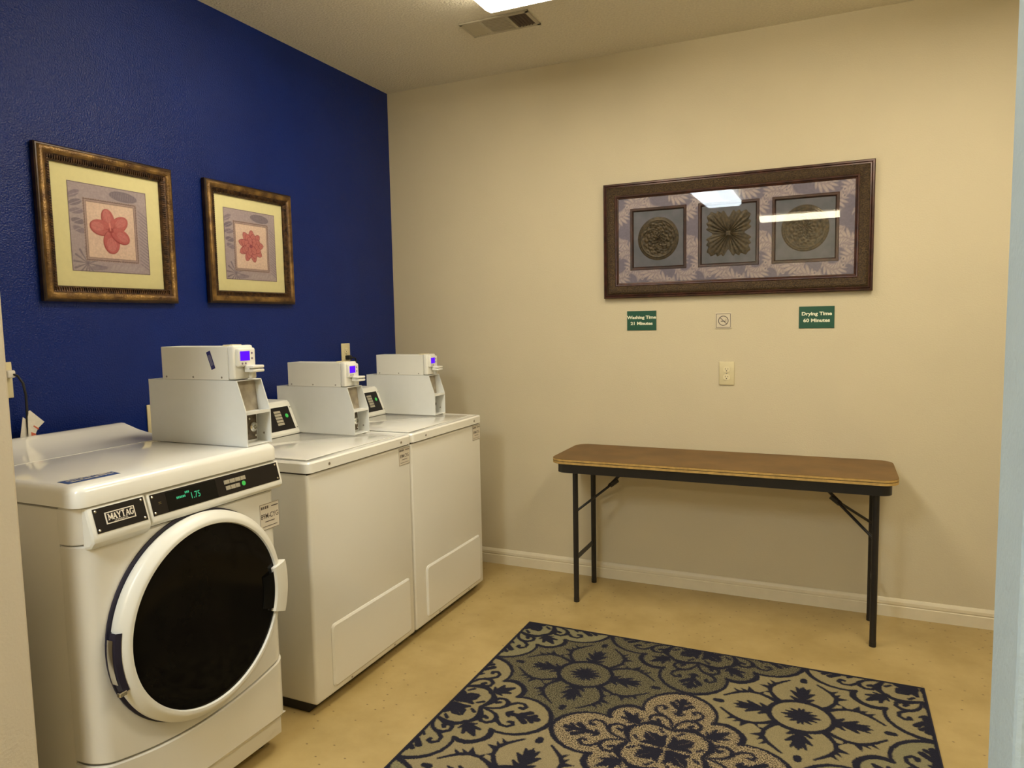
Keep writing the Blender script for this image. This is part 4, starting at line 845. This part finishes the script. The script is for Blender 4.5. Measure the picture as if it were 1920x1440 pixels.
# ------------------------------------------------------------------ two flat-topped machines
def top_loader(yc, wid, label, labelbox, bx):
    t = thing('top_load_washer', label, 'washing machine', (0, yc, 0), (0, 0, 0), 'flat-topped white laundry machines'); h = wid/2
    MB().bbox(0.05, 0.768, -h+0.002, h-0.002, 0.035, 0.896, 0.012, 4).build('cabinet', M['enamel'], t, smooth=0.5)
    MB().box(0.06, 0.722, -h+0.010, h-0.010, 0.0, 0.036).build('base', M['cord'], t)
    MB().box(0.06, 0.762, -h+0.008, h-0.008, 0.890, 0.903).build('deck_gap_shade', M['slot'], t)  # dark filler standing for the shade in the gap below the deck
    ol = rrect(0.05, 0.777, -h+0.001, h-0.001, 0.022, 5); ol2 = rrect(0.055, 0.772, -h+0.006, h-0.006, 0.018, 5); ol3 = rrect(0.062, 0.760, -h+0.018, h-0.018, 0.014, 5); ol4 = rrect(0.075, 0.745, -h+0.034, h-0.034, 0.012, 5); n = len(ol)
    rows = [[(x, y, 0.899) for x, y in ol2], [(x, y, 0.901) for x, y in ol], [(x, y, 0.934) for x, y in ol], [(x, y, 0.940) for x, y in ol2], [(x, y, 0.941) for x, y in ol3], [(x, y, 0.9365) for x, y in ol4]]
    vs = [p for r in rows for p in r]; fs = []
    for i in range(5):
        for j in range(n): fs.append((i*n+j, i*n+(j+1) % n, (i+1)*n+(j+1) % n, (i+1)*n+j))
    fs += [tuple(range(n))[::-1], tuple(range(5*n, 6*n))]
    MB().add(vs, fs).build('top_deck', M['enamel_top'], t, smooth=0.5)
    lid = MB().bbox(0.270, 0.725, -h+0.050, h-0.050, 0.9370, 0.9405, 0.0016, 2).build('lid', M['enamel_top'], t, smooth=0.6)
    for y_ in (-0.225, 0.255): MB().lathe([(0, 0.006), (0.0015, 0.005), (0.002, 0)], (0.777, y_, 0.918), 'x', 12).build('deck_screw', M['screw'], t)
    # access panel
    y0, y1, z0, z1 = -0.245, 0.300, 0.060, 0.306
    b = MB(); o1 = rrect(y0, y1, z0, z1, 0.020, 5); o2 = rrect(y0+0.008, y1-0.008, z0+0.008, z1-0.008, 0.014, 5); o3 = rrect(y0+0.018, y1-0.018, z0+0.014, z1-0.018, 0.008, 5); n = len(o1)
    rows = [[(0.7675, a, c) for a, c in o1], [(0.7705, a, c) for a, c in o1], [(0.7755, a, c) for a, c in o2], [(0.7755, a, c) for a, c in o3]]
    vs = [p for r in rows for p in r]; fs = []
    for i in range(3):
        for j in range(n): fs.append((i*n+j, i*n+(j+1) % n, (i+1)*n+(j+1) % n, (i+1)*n+j))
    fs += [tuple(range(3*n, 4*n))]
    ap = MB().add(vs, fs).build('access_panel', M['enamel'], t, smooth=0.4)
    for y_ in (-0.13, 0.17): MB().lathe([(0, 0.0045), (0.0012, 0.004), (0.0016, 0)], (0.768, y_, 0.050), 'x', 10).build('panel_screw', M['screw'], ap)
    # sloped console at the rear
    c0, c1 = (0.250, 0.9405), (0.190, 1.082); L = -h+0.006; R_ = bx-0.0015
    p = [(0.060, 0.939), c0, (0.252, 0.950), (0.196, 1.080), (0.185, 1.088), (0.170, 1.090), (0.060, 1.090)]
    con = MB().prism(p, 'y', L, R_).build('console', M['plastic'], t, smooth=0.35, bevel=0.002)
    P1, P0 = Vector((0.252, 0, 0.950)), Vector((0.196, 0, 1.080)); e = (P0-P1).normalized(); nr = Vector((0, 1, 0)).cross(e)
    slope_panel(P1, e, nr, R_-0.235, R_-0.020, 0.016, 0.124, 0.001, 'control_panel', M['blackpanel'], con)
    for k in range(5): slope_panel(P1, e, nr, R_-0.120, R_-0.080, 0.040+k*0.014, 0.051+k*0.014, 0.0018, 'button', M['button'], con, 0.001)
    gc = P1+e*0.080+nr*0.0025+Vector((0, R_-0.048, 0)); vs = [gc+nr*0.001]+[gc+(Vector((0, 1, 0))*math.cos(2*PI*k/16)+e*math.sin(2*PI*k/16))*0.0095 for k in range(16)]
    MB().add(vs, [(0, 1+k, 1+(k+1) % 16) for k in range(16)]).build('start_button', M['green'], con)['label'] = 'glowing green button'
    for y_, v_ in ((R_-0.008, .020), (R_-0.008, .118)): sl_screw(P1, e, nr, y_, v_, con)
    sticker(t, 0.7684, h-0.050, 0.852, 0.086, 0.076)
    return t
top_loader(-1.408, 0.681, 'white flat-topped laundry machine between the front loader and the corner machine', '', -1.180+1.408)
top_loader(-0.722, 0.685, 'white flat-topped laundry machine nearest the cream back wall', '', -0.490+0.722)
coin_box((0.127, -1.180, 0.9418), 'coin box with violet screen on the middle laundry machine', False)
coin_box((0.130, -0.490, 0.9418), 'coin box with violet screen on the machine nearest the cream wall', False)
bpy.context.view_layer.update()
